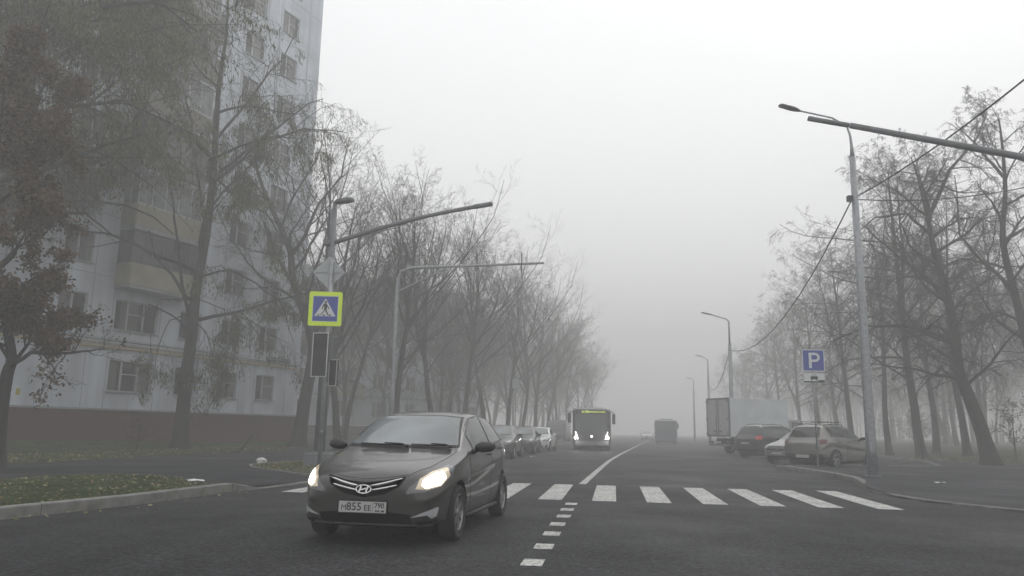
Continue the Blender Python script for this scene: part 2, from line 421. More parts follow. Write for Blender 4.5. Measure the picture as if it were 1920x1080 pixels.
def cut_arches(me, sp, mats):
    o = bpy.data.objects.new('tmp', me); COL.objects.link(o)
    for m_ in mats: me.materials.append(m_)
    c = MB()
    for x in sp['wheels']:
        for s_ in (1, -1):
            cc = MB(); y0, y1 = (.50, 1.3) if s_ > 0 else (-1.3, -.50)
            cc.lathe([(0, y0), (sp['arch'], y0), (sp['arch'], y1), (0, y1)], 'y', 40, c=(x, 0, sp['r']+.01))
            k = len(c.v); c.v += cc.v; c.f += [tuple(i+k for i in f) for f in cc.f]; c.mi += cc.mi
    cm = c.mesh('cut'); bm = bmesh.new(); bm.from_mesh(cm); bmesh.ops.remove_doubles(bm, verts=bm.verts, dist=1e-5); bmesh.ops.recalc_face_normals(bm, faces=bm.faces); bm.to_mesh(cm); bm.free()
    cm.materials.append(M['underside']); co = bpy.data.objects.new('cut', cm); COL.objects.link(co)
    b = o.modifiers.new('b', 'BOOLEAN'); b.operation = 'DIFFERENCE'; b.object = co; b.solver = 'EXACT'; b.material_mode = 'TRANSFER'
    dg = bpy.context.evaluated_depsgraph_get(); dg.update(); me2 = bpy.data.meshes.new_from_object(o.evaluated_get(dg))
    bpy.data.objects.remove(o); bpy.data.objects.remove(co)
    me2.materials.clear()
    for m_ in mats + [M['underside']]: me2.materials.append(m_)
    ui = len(mats)
    for p in me2.polygons:
        c_ = p.center
        if p.material_index >= ui or (c_.z < sp['bot'][1][1]+.02 and p.normal.z < -.7): p.material_index = ui
    return me2

def mirror_obj(side, parent, x, y, z, k=1.0, m_=None):
    mb = MB(); s = side
    sec = [(0, .02), (.03, .055), (.10, .075), (.19, .07), (.235, .045), (.25, .01)]
    pts = [Vector((x+.02 - t*.16, y+s*(.03+t), z+.07+t*.06)) for t, _ in sec]
    mb = MB(); base = 0; sides = 12
    for i, (p, (t, r)) in enumerate(zip(pts, sec)):
        for j in range(sides):
            a = 2*math.pi*j/sides
            mb.v.append((p.x + math.cos(a)*r*.95*k, p.y, p.z + math.sin(a)*r*.86*k))
    for i in range(len(sec)-1):
        for j in range(sides):
            q = i*sides+j; q2 = i*sides+(j+1) % sides
            mb.f.append((q, q2, q2+sides, q+sides)); mb.mi.append(0)
    mb.f.append(tuple(range(sides-1, -1, -1))); mb.f.append(tuple((len(sec)-1)*sides+j for j in range(sides))); mb.mi += [0, 0]
    mb.tube([(x+.03, y-s*.06, z-.01), (x, y+s*.04, z+.035), (x, y+s*.10, z+.07)], [.035, .03, .03], 6)
    return mb.build('side_mirror', m_ or M['black'], parent, smooth=True)

def plate(parent, x, z, yaw=0, front=1, text='M855EE', region='790', seed=0, lift=0, w_=.52):
    root = MB(); root.box(0, .008, -w_/2, w_/2, -.056, .056)
    o = root.build('number_plate', M['platewhite'], parent); o.location = (x, 0, z); o.rotation_euler = (0, lift, 0 if front > 0 else math.pi)
    f = MB()
    for (a, b, c, d) in ((-w_/2-.006, w_/2+.006, .056, .066), (-w_/2-.006, w_/2+.006, -.066, -.056)): f.box(-.004, .011, a, b, c, d)
    f.box(-.004, .011, -w_/2-.006, -w_/2, -.056, .056); f.box(-.004, .011, w_/2, w_/2+.006, -.056, .056)
    fo = f.build('plate_frame', M['black'], o)
    if text:
        def put(s_, size, y, zz, name='plate_lettering', sp_=1.0, bo=.0012):
            me = text_mesh(s_, size, .0008, bold=bo, space=sp_); t = link(name, me, M['ink'], o)
            t.matrix_local = Matrix.Translation((.0092, y, zz)) @ Matrix(((0, 0, 1), (1, 0, 0), (0, 1, 0))).to_4x4()
        k = 1
        put(text[0], .080, -.205, -.012, bo=0.0); put(text[1:4], .112, -.092, -.002, sp_=1.02); put(text[4:6], .080, .055, -.012, sp_=1.05)
        put(region, .072, .183, .014, sp_=1.0); put('RUS', .026, .165, -.038)
        l = MB(); l.box(.0085, .0095, .112, .115, -.05, .05); l.build('plate_divider', M['ink'], o)
        fl = MB(); fl.box(.0085, .0095, .205, .24, -.046, -.030, 0); fl.build('plate_flag', M['ink'], o)
    return o

def make_car(name, sp, loc, heading, label, cat, body_mat, group=None):
    root = empty(name, loc, heading, label, cat, group)
    me = car_body_mesh(sp); bm = bmesh.new(); bm.from_mesh(me); bvh = BVHTree.FromBMesh(bm); bm.free()
    me2 = cut_arches(me, sp, [body_mat]); b = link('body', me2, body_mat, root); smooth_by_angle(b, 38)
    parents = {}
    for ft in sp['parts']:
        nm, mt, pts, d, off = ft[:5]; opt = ft[5] if len(ft) > 5 else {}
        for k, pp in enumerate([pts] + ([mir(pts)] if opt.get('mirror') else [])):
            dd = d if k == 0 else (d[0], -d[1], d[2])
            mb = surf_patch(bvh, pp, dd, off, opt.get('res', .05))
            par = root
            if opt.get('of'): par = parents[(opt['of'], k if (opt['of'], k) in parents else 0)]
            o = mb.build(nm, M[mt], par, smooth=True, fix=False); parents[(nm, k)] = o
            if opt.get('label'): o['label'] = opt['label']
    if sp.get('seams'):
        mb = MB()
        for pts, d in sp['seams']: surf_line(bvh, pts, d, sp.get('seam_r', .0035), 14, 0, mb); 
        mb.build('panel_gaps', M['rubberseal'], root)
    r = sp['r']
    for x in sp['wheels']:
        for s_ in (1, -1): wheel(root, x, s_*sp['wy'], r, sp['tw'], sp['rimr'], s_, sp.get('spokes', 5))
    # underbody pan
    u = MB(); u.box(sp['wheels'][1]-.55, sp['wheels'][0]+.5, -.48, .48, .17, .42); u.build('underbody', M['underside'], root)
    return root, bvh

def side_windows(sp, x0, x1, splits, trim=.055, belt=.02, fwd=.0, rear_top=None):
    """glass outlines in the side view between x0 (front) and x1 (rear), split at the pillars"""
    def top(x):
        T = lerp_pts(sp['top'], x) - lerp_pts(sp['drop'], x) - trim
        return T
    def bot(x): return lerp_pts(sp['belt'], x) + belt
    outs = []; xs = [x0] + list(splits) + [x1]; n = 6
    for i in range(len(xs)-1):
        a = xs[i] - (0 if i == 0 else .035); b = xs[i+1] + (0 if i == len(xs)-2 else .035)
        up = []; dn = []
        for k in range(n+1):
            x = a+(b-a)*k/n; zt = top(x); zb = bot(x)
            if zt > zb+.012: up.append((x, 1.4, zt)); dn.append((x, 1.4, zb))
        outs.append(dn[:1] + up + dn[1:][::-1])
    return outs

# Small hatchback driving towards the camera
SOL = dict(
    stations=[2.06, 1.99, 1.84, 1.60, 1.30, 1.10, .95, .62, .30, .06, -.35, -.9, -1.35, -1.62, -1.86, -1.96, -2.02],
    top=[(2.06, .70), (1.99, .755), (1.84, .81), (1.5, .885), (1.15, .945), (.95, .985), (.62, 1.17), (.30, 1.34), (.06, 1.425), (-.35, 1.47), (-.9, 1.455), (-1.35, 1.40), (-1.62, 1.33), (-1.86, 1.10), (-1.96, .98), (-2.02, .88)],
    belt=[(2.06, .60), (1.9, .70), (1.6, .785), (1.2, .86), (.9, .905), (.5, .94), (-.5, 1.0), (-1.4, 1.06), (-1.86, .98), (-2.02, .80)],
    width=[(2.06, .55), (1.99, .68), (1.84, .765), (1.6, .82), (1.25, .85), (.6, .848), (-.8, .85), (-1.4, .835), (-1.8, .77), (-2.02, .66)],
    rail=[(2.06, .42), (1.9, .56), (1.5, .64), (.95, .70), (.06, .60), (-.5, .60), (-1.4, .56), (-1.86, .58), (-2.02, .52)],
    drop=[(2.06, .03), (1.5, .035), (.95, .02), (.3, .035), (-.4, .045), (-1.6, .045), (-2.02, .03)],
    bot=[(2.06, .22), (1.9, .185), (1.3, .19), (-.9, .20), (-1.7, .25), (-2.02, .36)],
    crease=[(2.06, .45), (1.7, .60), (1.3, .70), (.8, .66), (0, .74), (-1.2, .86), (-1.6, .88), (-2.02, .66)],
    wheels=(1.28, -1.29), r=.30, rimr=.205, tw=.19, wy=.745, arch=.345, nose=.05, sub=3, spokes=6)
D_F = (-1, 0, -.05)
gl = side_windows(SOL, .50, -1.60, (-.42, -1.22), trim=.045, belt=.03)
SOL['parts'] = [
    ('windshield_seal', 'rubberseal', [(1.3, .705, 1.0), (1.3, .3, .992), (1.3, -.3, .992), (1.3, -.705, 1.0), (1.3, -.562, 1.368), (1.3, -.3, 1.388), (1.3, .3, 1.388), (1.3, .562, 1.368)], (-1, 0, 0), .005, dict(res=.03)),
    ('windshield', 'glass', [(1.3, .680, 1.02), (1.3, .3, 1.01), (1.3, -.3, 1.01), (1.3, -.680, 1.02), (1.3, -.542, 1.350), (1.3, -.3, 1.372), (1.3, .3, 1.372), (1.3, .542, 1.350)], (-1, 0, 0), .010, dict(res=.03)),
    ('grille', 'underside', [(2.3, .43, .715), (2.3, .22, .672), (2.3, .0, .650), (2.3, -.22, .672), (2.3, -.43, .715), (2.3, -.38, .620), (2.3, -.22, .535), (2.3, 0, .50), (2.3, .22, .535), (2.3, .38, .620)], (-1, 0, 0), .008, dict(res=.02)),
    ('lower_intake', 'underside', [(2.3, .50, .335), (2.3, .30, .355), (2.3, -.30, .355), (2.3, -.50, .335), (2.3, -.46, .225), (2.3, 0, .205), (2.3, .52, .225)], (-1, 0, 0), .006, dict(res=.03)),
    ('headlight', 'lens', [(2.1, .455, .545), (2.1, .505, .615), (2.0, .60, .71), (1.8, .69, .79), (1.55, .80, .845), (1.50, .84, .80), (1.62, .83, .70), (1.85, .76, .615), (2.0, .64, .565)], (-.8, -.55, -.15), .006, dict(mirror=1, res=.03)),
    ('lamp_halo', 'lamp_halo', [(2.05, .545, .595), (2.03, .60, .70), (1.88, .70, .775), (1.62, .775, .81), (1.62, .80, .72), (1.84, .77, .62), (2.0, .65, .585)], (-.8, -.55, -.15), .009, dict(mirror=1, res=.03, of='headlight')),  # emissive halo patch round the lamp
    ('lit_lamp', 'glow', [(2.0, .59, .625), (2.0, .62, .685), (1.85, .69, .745), (1.72, .75, .765), (1.72, .785, .70), (1.84, .75, .63), (2.0, .64, .60)], (-.8, -.55, -.15), .011, dict(mirror=1, res=.03, of='headlight')),
    ('fog_light_bezel', 'bezel', [(2.1, .52, .305), (2.0, .62, .36), (1.9, .74, .405), (1.9, .775, .40), (1.9, .745, .315), (1.95, .70, .295), (2.0, .66, .33)], (-.85, -.5, 0), .008, dict(mirror=1, res=.03)),
    ('fog_light_recess', 'underside', [(2.1, .56, .27), (2.0, .68, .27), (1.9, .76, .29), (1.9, .75, .235), (2.0, .60, .235)], (-.85, -.5, 0), .012, dict(mirror=1, res=.03)),
    ('turn_signal', 'lens', [(1.03, 1.4, .715), (.98, 1.4, .735), (.95, 1.4, .73), (1.0, 1.4, .71)], (0, -1, 0), .006, dict(mirror=1, res=.02)),
    ('rear_window', 'darkglass', [(-2.3, .50, 1.08), (-2.3, -.50, 1.08), (-2.3, -.45, 1.31), (-2.3, .45, 1.31)], (1, 0, 0), .004),
    ('tail_light', 'tail', [(-2.3, .56, .80), (-2.3, .56, .95), (-2.2, .68, 1.0), (-1.9, .85, .98), (-1.95, .85, .84)], (.8, -.5, 0), .006, dict(mirror=1)),
]
for k, g_ in enumerate(gl):
    cx_ = sum(p[0] for p in g_)/len(g_); cz_ = sum(p[2] for p in g_)/len(g_)
    big = [(cx_+(p[0]-cx_)*1.0+(.018 if p[0] > cx_ else -.018), p[1], p[2]+(.02 if p[2] > cz_ else -.016)) for p in g_]
    SOL['parts'] += [('window_seal', 'rubberseal', big, (0, -1, 0), .002, dict(mirror=1)), ('side_window', 'sideglass', g_, (0, -1, 0), .006, dict(mirror=1))]
SOL['seams'] = [
    ([(2.3, .44, .735), (2.3, .2, .70), (2.3, 0, .69), (2.3, -.2, .70), (2.3, -.44, .735)], (-1, 0, 0)),
    ([(2.0, .44, 2), (1.7, .60, 2), (1.3, .665, 2), (.98, .70, 2)], (0, 0, -1)),
    ([(2.0, -.44, 2), (1.7, -.60, 2), (1.3, -.665, 2), (.98, -.70, 2)], (0, 0, -1)),
]
for s_ in (1, -1):
    d_ = (0, -s_, 0)
    SOL['seams'] += [([(.78, s_*1.4, .90), (.80, s_*1.4, .60), (.74, s_*1.4, .27)], d_), ([(-.42, s_*1.4, 1.0), (-.40, s_*1.4, .60), (-.38, s_*1.4, .27)], d_),
                     ([(-1.10, s_*1.4, 1.04), (-1.12, s_*1.4, .80), (-.92, s_*1.4, .45), (-.80, s_*1.4, .27)], d_), ([(.74, s_*1.4, .27), (-.80, s_*1.4, .27)], d_)]
def headlamp_light(root, spots, power, col, aim):
    for p in spots:
        l = bpy.data.lights.new('headlamp', 'POINT'); l.energy = power; l.color = col; l.shadow_soft_size = .08
        o = bpy.data.objects.new('headlamp', l); COL.objects.link(o); o.parent = root; o.location = p
        o.rotation_euler = Vector((1, 0, aim[2])).to_track_quat('-Z', 'Y').to_euler()
def hero_car():
    th = math.radians(-90-10.5)          # +x of the car points to the camera and a little to its left
    c0 = Vector((-1.13, 10.42, 0))
    root, bvh = make_car('hatchback', SOL, c0, th, 'dark brown-grey hatchback driving towards the camera with its headlights lit', 'car', carpaint('paint_grey_brown', (.037, .033, .031), .25, .34))
    def on(x, y, z, d, off=0.0):
        d = Vector(d).normalized(); h, n, _, _ = bvh.ray_cast(Vector((x, y, z))-d*3, d)
        if n.dot(d) > 0: n = -n
        return h+n*off, n
    # chrome grille bars
    for row, (za, zb_) in enumerate(((.688, .618), (.640, .572))):
        for s_ in (1, -1):
            ys = [.07, .14, .24, .33, .40 - row*.05]
            pts = [on(2.0, s_*y, zb_ + (za-zb_)*((y-.07)/.33)**1.15, (-1, 0, 0), .018)[0] for y in ys]
            MB().tube(pts, [.015, .016, .015, .012, .006], 6).build('grille_bar', M['paint'], root, smooth=True)
    # oval emblem with a slanted H
    e, n = on(2.0, 0, .585, (-1, 0, 0), .022)
    em = MB(); N_ = 28
    for i in range(N_):
        a0, a1 = 2*math.pi*i/N_, 2*math.pi*(i+1)/N_
        A = [(.088*math.cos(a), .047*math.sin(a)) for a in (a0, a1)]; B = [(.077*math.cos(a), .037*math.sin(a)) for a in (a0, a1)]
        em.quad((.006, A[0][0], A[0][1]), (.006, A[1][0], A[1][1]), (.006, B[1][0], B[1][1]), (.006, B[0][0], B[0][1]))
        em.quad((.006, A[0][0], A[0][1]), (.006, A[1][0], A[1][1]), (-.01, A[1][0], A[1][1]), (-.01, A[0][0], A[0][1]))
    def strip(pts, w0):
        for (a, b) in zip(pts, pts[1:]):
            v = Vector((b[0]-a[0], b[1]-a[1])).normalized(); nn = Vector((-v.y, v.x))*w0
            em.quad((.005, a[0]-nn.x, a[1]-nn.y), (.005, a[0]+nn.x, a[1]+nn.y), (.005, b[0]+nn.x, b[1]+nn.y), (.005, b[0]-nn.x, b[1]-nn.y))
    strip([(-.030, .031), (-.036, 0), (-.048, -.028)], .0085); strip([(.048, .028), (.036, 0), (.030, -.031)], .0085)
    strip([(-.038, -.008), (-.012, -.004), (.012, .004), (.038, .008)], .006)
    o = em.build('emblem', M['paint'], root); o.location = e; o.rotation_euler = (0, math.radians(-12), 0)
    # bonnet emblem backing
    bk = MB(); bk.poly([(0, .078*math.cos(2*math.pi*i/24), .038*math.sin(2*math.pi*i/24)) for i in range(24)]); bk.build('emblem_backing', M['underside'], o)
    pz = .405; p0, n0 = on(2.0, 0, pz, (-1, 0, 0), .018)
    plate(root, p0.x+.006, pz, lift=math.radians(-3))
    for s_ in (1, -1):
        mirror_obj(s_, root, .56, s_*.80, .93)
        for hx, hz in ((-.26, .90), (-1.02, .965)):
            h, n = on(hx, s_*1, hz, (0, -s_, 0))
            hb = MB(); hb.tube([h+Vector((.095, 0, 0)), h+Vector((.07, s_*.032, .002)), h+Vector((-.05, s_*.034, .004)), h+Vector((-.075, 0, .004))], [.008, .013, .013, .008], 6)
            hb.build('door_handle', M['black'], root, smooth=True)
    # wipers
    wp = []
    for (ya, yb, za, zb2) in ((.10, -.52, .985, .965), (.62, .12, .985, .975)):
        pts = []
        for k in range(9):
            t = k/8; y = ya+(yb-ya)*t; h, n = on(1.3, y, 1.0 + .035*math.sin(t*math.pi)*0 + .012*t, (-1, 0, 0), .022)
            pts.append(h)
        mb = MB(); mb.tube(pts, [.008]*9, 5)
        a = pts[0]+Vector((.05, 0, -.015)); mb.tube([a, pts[1]+Vector((.012, 0, .012)), pts[4]+Vector((0, 0, .018))], [.016, .010, .007], 5)
        mb.build('wiper', M['rubberseal'], root)
    # roof aerial, no cabin is modelled behind the opaque sky-pale glass
    h, n = on(-1.25, 0, 1.4, (0, 0, -1))
    MB().tube([h, h+Vector((-.03, 0, .03)), h+Vector((-.12, 0, .22))], [.014, .009, .003], 6).build('aerial', M['black'], root)
    # bumper lip
    pts = [on(1.9, y, .235, (-1, -y*.9, 0), .010)[0] for y in (-.70, -.6, -.4, -.2, 0, .2, .4, .6, .70)]
    MB().tube(pts, .012, 6).build('bumper_lip', M['darkplastic'], root, smooth=True)
    for s_ in (1, -1): MB().tube([(.85, s_*.80, .22), (-.88, s_*.80, .22)], .028, 6).build('sill_trim', M['darkplastic'], root, smooth=True)
    return root

# ------------------------------------------------------------------ other vehicles
def scaled(L=4.12, W=1.70, H=1.47, kind='hatch', **kw):
    sx, sy, sz = L/4.08, W/1.70, H/1.47
    b = dict(SOL)
    top = SOL['top']; belt = SOL['belt']; rail = SOL['rail']; st = SOL['stations']; drop = SOL['drop']
    width = SOL['width']
    if kind == 'suv':
        top = [(2.06, .74), (1.99, .83), (1.84, .88), (1.5, .93), (1.15, .97), (.95, 1.0), (.62, 1.20), (.30, 1.37), (.06, 1.43), (-.35, 1.47), (-.9, 1.465), (-1.35, 1.44), (-1.62, 1.40), (-1.80, 1.16), (-1.93, .95), (-2.02, .86)]
        st = [2.06, 1.99, 1.84, 1.60, 1.30, 1.10, .95, .62, .30, .06, -.35, -.9, -1.35, -1.60, -1.70, -1.84, -1.94, -2.02]
        belt = [(2.06, .66), (1.9, .78), (1.6, .84), (1.2, .89), (.9, .93), (.5, .96), (-.5, .99), (-1.4, 1.02), (-1.86, .95), (-2.02, .78)]
        width = [(2.06, .60), (1.99, .70), (1.84, .78), (1.6, .82), (1.25, .85), (.6, .848), (-.8, .85), (-1.4, .845), (-1.8, .81), (-2.02, .74)]
        rail = [(2.06, .46), (1.9, .60), (1.5, .64), (.95, .66), (.06, .57), (-.5, .575), (-1.4, .55), (-1.86, .62), (-2.02, .58)]
    if kind == 'sedan':
        top = [(2.06, .68), (1.99, .74), (1.84, .80), (1.5, .875), (1.15, .935), (.95, .965), (.62, 1.15), (.30, 1.33), (.06, 1.42), (-.35, 1.47), (-.8, 1.44), (-1.1, 1.33), (-1.38, 1.12), (-1.5, 1.06), (-1.9, 1.03), (-2.02, .92)]
        st = [2.06, 1.99, 1.84, 1.60, 1.30, 1.10, .95, .62, .30, .06, -.35, -.8, -1.1, -1.38, -1.5, -1.75, -1.92, -2.02]
        belt = [(2.06, .60), (1.9, .70), (1.6, .785), (1.2, .86), (.9, .905), (.5, .93), (-.5, .95), (-1.4, .965), (-1.86, .93), (-2.02, .80)]
    f = lambda l, z=True: [(x*sx, v*(sz if z else sy)) for x, v in l]
    b.update(stations=[x*sx for x in st], top=f(top), belt=f(belt), width=f(width, False), rail=f(rail, False), drop=f(drop), crease=f(SOL['crease']),
             bot=[(x*sx, v+kw.get('lift', 0)) for x, v in SOL['bot']], wheels=(kw.get('wf', 1.28)*sx, kw.get('wr', -1.27)*sx), r=kw.get('r', .31), rimr=kw.get('rimr', .20), tw=.2, wy=.745*sy+.005,
             arch=kw.get('r', .31)+.045, sub=2, spokes=kw.get('spokes', 5))
    X = lambda pts: [(p[0]*sx, p[1]*sy if abs(p[1]) < 1.3 else p[1], p[2]*sz) for p in pts]
    ws = X([(1.3, .64, 1.01), (1.3, -.64, 1.01), (1.3, -.50, 1.335), (1.3, -.3, 1.36), (1.3, .3, 1.36), (1.3, .50, 1.335)])
    parts = [('windshield', kw.get('glass', 'glass'), ws, (-1, 0, 0), .005)]
    rear = -1.50 if kind == 'hatch' else (-1.45 if kind == 'suv' else -1.20)
    wins = side_windows(b, .50*sx, rear*sx, (-.42*sx,) + ((-1.15*sx,) if kind == 'suv' else ()), trim=.05, belt=.03)
    for g_ in wins: parts.append(('side_window', kw.get('side', 'sideglass'), g_, (0, -1, 0), .006, dict(mirror=1)))
    if kw.get('rearglass', 1):
        if kind == 'sedan': pts = [(-1.5, .50, 1.09), (-1.5, -.50, 1.09), (-1.5, -.42, 1.38), (-1.5, .42, 1.38)]
        elif kind == 'suv': pts = [(-1.5, .58, 1.02), (-1.5, -.58, 1.02), (-1.5, -.50, 1.36), (-1.5, .50, 1.36)]
        else: pts = [(-1.5, .50, 1.08), (-1.5, -.50, 1.08), (-1.5, -.45, 1.31), (-1.5, .45, 1.31)]
        parts.append(('rear_window', 'darkglass', X(pts), (1, 0, 0), .006))
    if kw.get('front'):
        fr = kw['front']
        parts += [('grille', 'black', X([(2.3, .36, .70), (2.3, -.36, .70), (2.3, -.30, .55), (2.3, .30, .55)]) if fr != 'panel' else X([(2.3, .52, .73), (2.3, -.52, .73), (2.3, -.50, .56), (2.3, .50, .56)]), (-1, 0, 0), .005),
                  ('lower_intake', 'underside', X([(2.3, .50, .34), (2.3, -.50, .34), (2.3, -.46, .235), (2.3, .46, .235)]), (-1, 0, 0), .005),
                  ('headlight', 'lens', X([(2.1, .45, .60), (2.0, .52, .70), (1.8, .70, .78), (1.6, .80, .79), (1.62, .82, .70), (1.9, .72, .60)]), (-.8, -.55, -.15), .008, dict(mirror=1)),
                  ('bumper_insert', 'darkplastic', X([(2.0, .60, .26), (2.0, .60, .36), (1.9, .74, .38), (1.9, .75, .26)]), (-.85, -.5, 0), .006, dict(mirror=1))]
    if kw.get('rearparts'):
        parts += [('tail_light', kw.get('tailm', 'tail'), X([(-2.1, .68, .80), (-2.1, .67, .94), (-1.9, .76, .97), (-1.78, .84, .95), (-1.85, .84, .82)]), (.8, -.55, 0), .008, dict(mirror=1)),
                  ('rear_bumper', 'darkplastic', X([(-2.3, .70, .28), (-2.3, .72, .50), (-2.3, -.72, .50), (-2.3, -.70, .28)]), (1, 0, 0), .010)]
    b['parts'] = parts
    b['seams'] = []
    for s_ in (1, -1):
        d_ = (0, -s_, 0)
        b['seams'] += [(X([(.78, s_*1.4, .90), (.76, s_*1.4, .27)]), d_), (X([(-.42, s_*1.4, .95), (-.40, s_*1.4, .27)]), d_), (X([(-1.10, s_*1.4, .98), (-.82, s_*1.4, .30)]), d_)]
    if kw.get('rearparts'): b['seams'].append((X([(-2.3, .56, 1.0), (-2.3, .58, .72), (-2.3, .50, .56), (-2.3, -.50, .56), (-2.3, -.58, .72), (-2.3, -.56, 1.0)]), (1, 0, 0)))
    b['seam_r'] = .006
    b['dims'] = (sx, sy, sz)
    return b
def finish_car(root, bvh, sp, front_plate=True, rear_plate=False, rails=False, mirrors=None, handles=True, wipers=False):
    sx, sy, sz = sp['dims']
    def on(x, y, z, d, off=0.0):
        d = Vector(d).normalized(); h, n, _, _ = bvh.ray_cast(Vector((x, y, z))-d*3, d)
        return h - d*off
    for s_ in (1, -1):
        mirror_obj(s_, root, .56*sx, s_*.80*sy, .93*sz, m_=mirrors)
        if handles:
            for hx in (-.26, -.98):
                h = on(hx*sx, s_, .88*sz, (0, -s_, 0))
                MB().tube([h+Vector((.09, 0, 0)), h+Vector((.06, s_*.03, 0)), h+Vector((-.06, s_*.03, 0)), h+Vector((-.08, 0, 0))], [.008, .013, .013, .008], 5).build('door_handle', M['black'], root)
    if front_plate:
        z = .44*sz; h = on(2, 0, z, (-1, 0, 0), .012); plate(root, h.x, z, text=None)
    if rear_plate:
        z = rear_plate*sz; h = on(-2, 0, z, (1, 0, 0), .012); plate(root, h.x, z, front=-1, text=None)
    if rails:
        for s_ in (1, -1):
            pts = []
            for x in (.0, -.12, -.7, -1.3, -1.42):
                h = on(x*sx, s_*.50*sy, 1, (0, 0, -1)); pts.append(h + Vector((0, 0, .0 if x in (.0, -1.42) else .055)))
            MB().tube(pts, [.016]*5, 6).build('roof_rail', M['darkplastic'], root, smooth=True)
    if wipers:
        pts = [on(1.3, y*sy, (1.03)*sz, (-1, 0, 0), .02) for y in (.55, .3, 0, -.3, -.5)]
        MB().tube(pts, .009, 4).build('wiper', M['rubberseal'], root)
def heading(az): return math.radians(90-az)     # +x of the vehicle points to compass-like azimuth (0 = away from the camera, 90 = right)

def parked_cars():
    # three along the left kerb, noses to the camera
    sp = scaled(4.35, 1.74, 1.46, 'sedan', front='std', r=.32); r, b = make_car('parked_car', sp, Vector((-.42, 36.0, 0)), heading(188), 'grey sedan at the near end of the row parked along the left kerb', 'car', carpaint('paint_mid_grey', (.065, .065, .065), .3), 'cars parked along the left kerb')
    finish_car(r, b, sp, wipers=True)
    sp = scaled(4.1, 1.70, 1.45, 'hatch', front='std', r=.31); r, b = make_car('parked_car', sp, Vector((.72, 42.6, 0)), heading(188), 'dark green hatchback parked between the grey sedan and the white car', 'car', carpaint('paint_dark_green', (.018, .026, .022), .2), 'cars parked along the left kerb')
    finish_car(r, b, sp, wipers=True)
    sp = scaled(4.4, 1.76, 1.45, 'sedan', front='std', r=.32); r, b = make_car('parked_car', sp, Vector((1.85, 48.4, 0)), heading(190), 'white sedan at the far end of the row parked along the left kerb', 'car', carpaint('paint_white', (.62, .64, .65)), 'cars parked along the left kerb')
    finish_car(r, b, sp, wipers=True, mirrors=M['white'])
    # parking bay on the right
    beige = carpaint('paint_warm_silver', (.20, .195, .18), .55, .38)
    sp = scaled(4.07, 1.74, 1.64, 'suv', rearparts=1, r=.33, rimr=.22, lift=.04, wr=-1.22)
    sp['bot'] = [(x, v+.02) for x, v in sp['bot']]
    th = heading(51); c = Vector((12.25, 30.0, 0))
    r, b = make_car('parked_car', sp, c, th, 'warm silver hatchback with roof bars, its tail to the road beside the parking sign', 'car', beige, 'cars parked in the right bay')
    finish_car(r, b, sp, front_plate=False, rear_plate=.42, rails=True)
    sx, sy, sz = sp['dims']
    for xx in (-.25, -1.1):
        MB().box(xx*sx-.03, xx*sx+.03, -.56, .56, 1.695, 1.72).build('roof_bar', M['darkplastic'], r)
    for x in sp['wheels']:
        for s_ in (1, -1):
            pts = []
            for k in range(13):
                a = math.radians(-12+204*k/12); pts.append(Vector((x+math.cos(a)*(sp['arch']+.02), 0, sp['r']+math.sin(a)*(sp['arch']+.02))))
            P2 = []
            for p in pts:
                h, n, _, _ = b.ray_cast(Vector((p.x, s_*3, p.z)), Vector((0, -s_, 0)))
                if h is not None: P2.append(h)
            if len(P2) > 3: MB().tube(P2, .028, 5).build('arch_trim', M['darkplastic'], r, smooth=True)
    # silver sedan nose out, beside it
    sp = scaled(4.3, 1.74, 1.50, 'sedan', front='panel', r=.31)
    r, b = make_car('parked_car', sp, Vector((12.95, 34.4, 0)), heading(232), 'pale silver sedan parked nose out between the hatchback with roof bars and the off-road car', 'car', carpaint('paint_pale_silver', (.20, .205, .20), .5, .38), 'cars parked in the right bay')
    finish_car(r, b, sp); 
    h, n, _, _ = b.ray_cast(Vector((5, 0, .64)), Vector((-1, 0, 0)))
    ch = MB(); ch.box(h.x-.01, h.x+.02, -.48, .48, .635, .668); ch.build('grille_bar', M['paint'], r)
    lo = MB(); lo.prism([(0, -.07), (.0, .07)][:0] or [(h.x+.03, -.05), (h.x+.04, 0), (h.x+.03, .05), (h.x+.02, 0)], .60, .70); lo.build('emblem', M['paint'], r)
    # dark off-roader
    sp = scaled(4.3, 1.80, 1.73, 'suv', rearparts=1, r=.35, rimr=.22, lift=.05, side='sideglass')
    r, b = make_car('parked_car', sp, Vector((13.6, 40.3, 0)), heading(60), 'dark off-road car with a lit red tail lamp parked beside the white box truck', 'car', carpaint('paint_dark_slate', (.020, .023, .028), .3), 'cars parked in the right bay')
    finish_car(r, b, sp, front_plate=False, rear_plate=.66, rails=True)
    sx, sy, sz = sp['dims']
    h, n, _, _ = b.ray_cast(Vector((-5, 0, .97)), Vector((1, 0, 0)))
    MB().box(h.x-.02, h.x+.01, -.32, .32, .91, .95).build('chrome_strip', M['paint'], r)
    for ch in r.children:
        if ch.name.startswith('tail_light') and sum(v.co.y for v in ch.data.vertices) < 0: ch.data.materials[0] = M['taillit']; ch['label'] = 'glowing red tail light'
    # white hatchback beyond it, only its windscreen pillar and bonnet show
    sp = scaled(4.2, 1.74, 1.62, 'suv', front='std', r=.31)
    r, b = make_car('parked_car', sp, Vector((17.7, 46.8, 0)), heading(238), 'white car mostly hidden behind the dark off-road car in the bay', 'car', carpaint('paint_white', (.62, .64, .65)), 'cars parked in the right bay')
    finish_car(r, b, sp, mirrors=M['white'])
    # a pale car coming far down the road and a dark van parked at the left kerb, both faint in the fog
    sp = scaled(4.4, 1.78, 1.45, 'sedan', front='std'); r, b = make_car('oncoming_car', sp, Vector((21.0, 120, 0)), heading(191), 'pale car coming out of the fog far down the road beside the blue bus', 'car', carpaint('paint_white', (.62, .64, .65)))
    finish_car(r, b, sp)

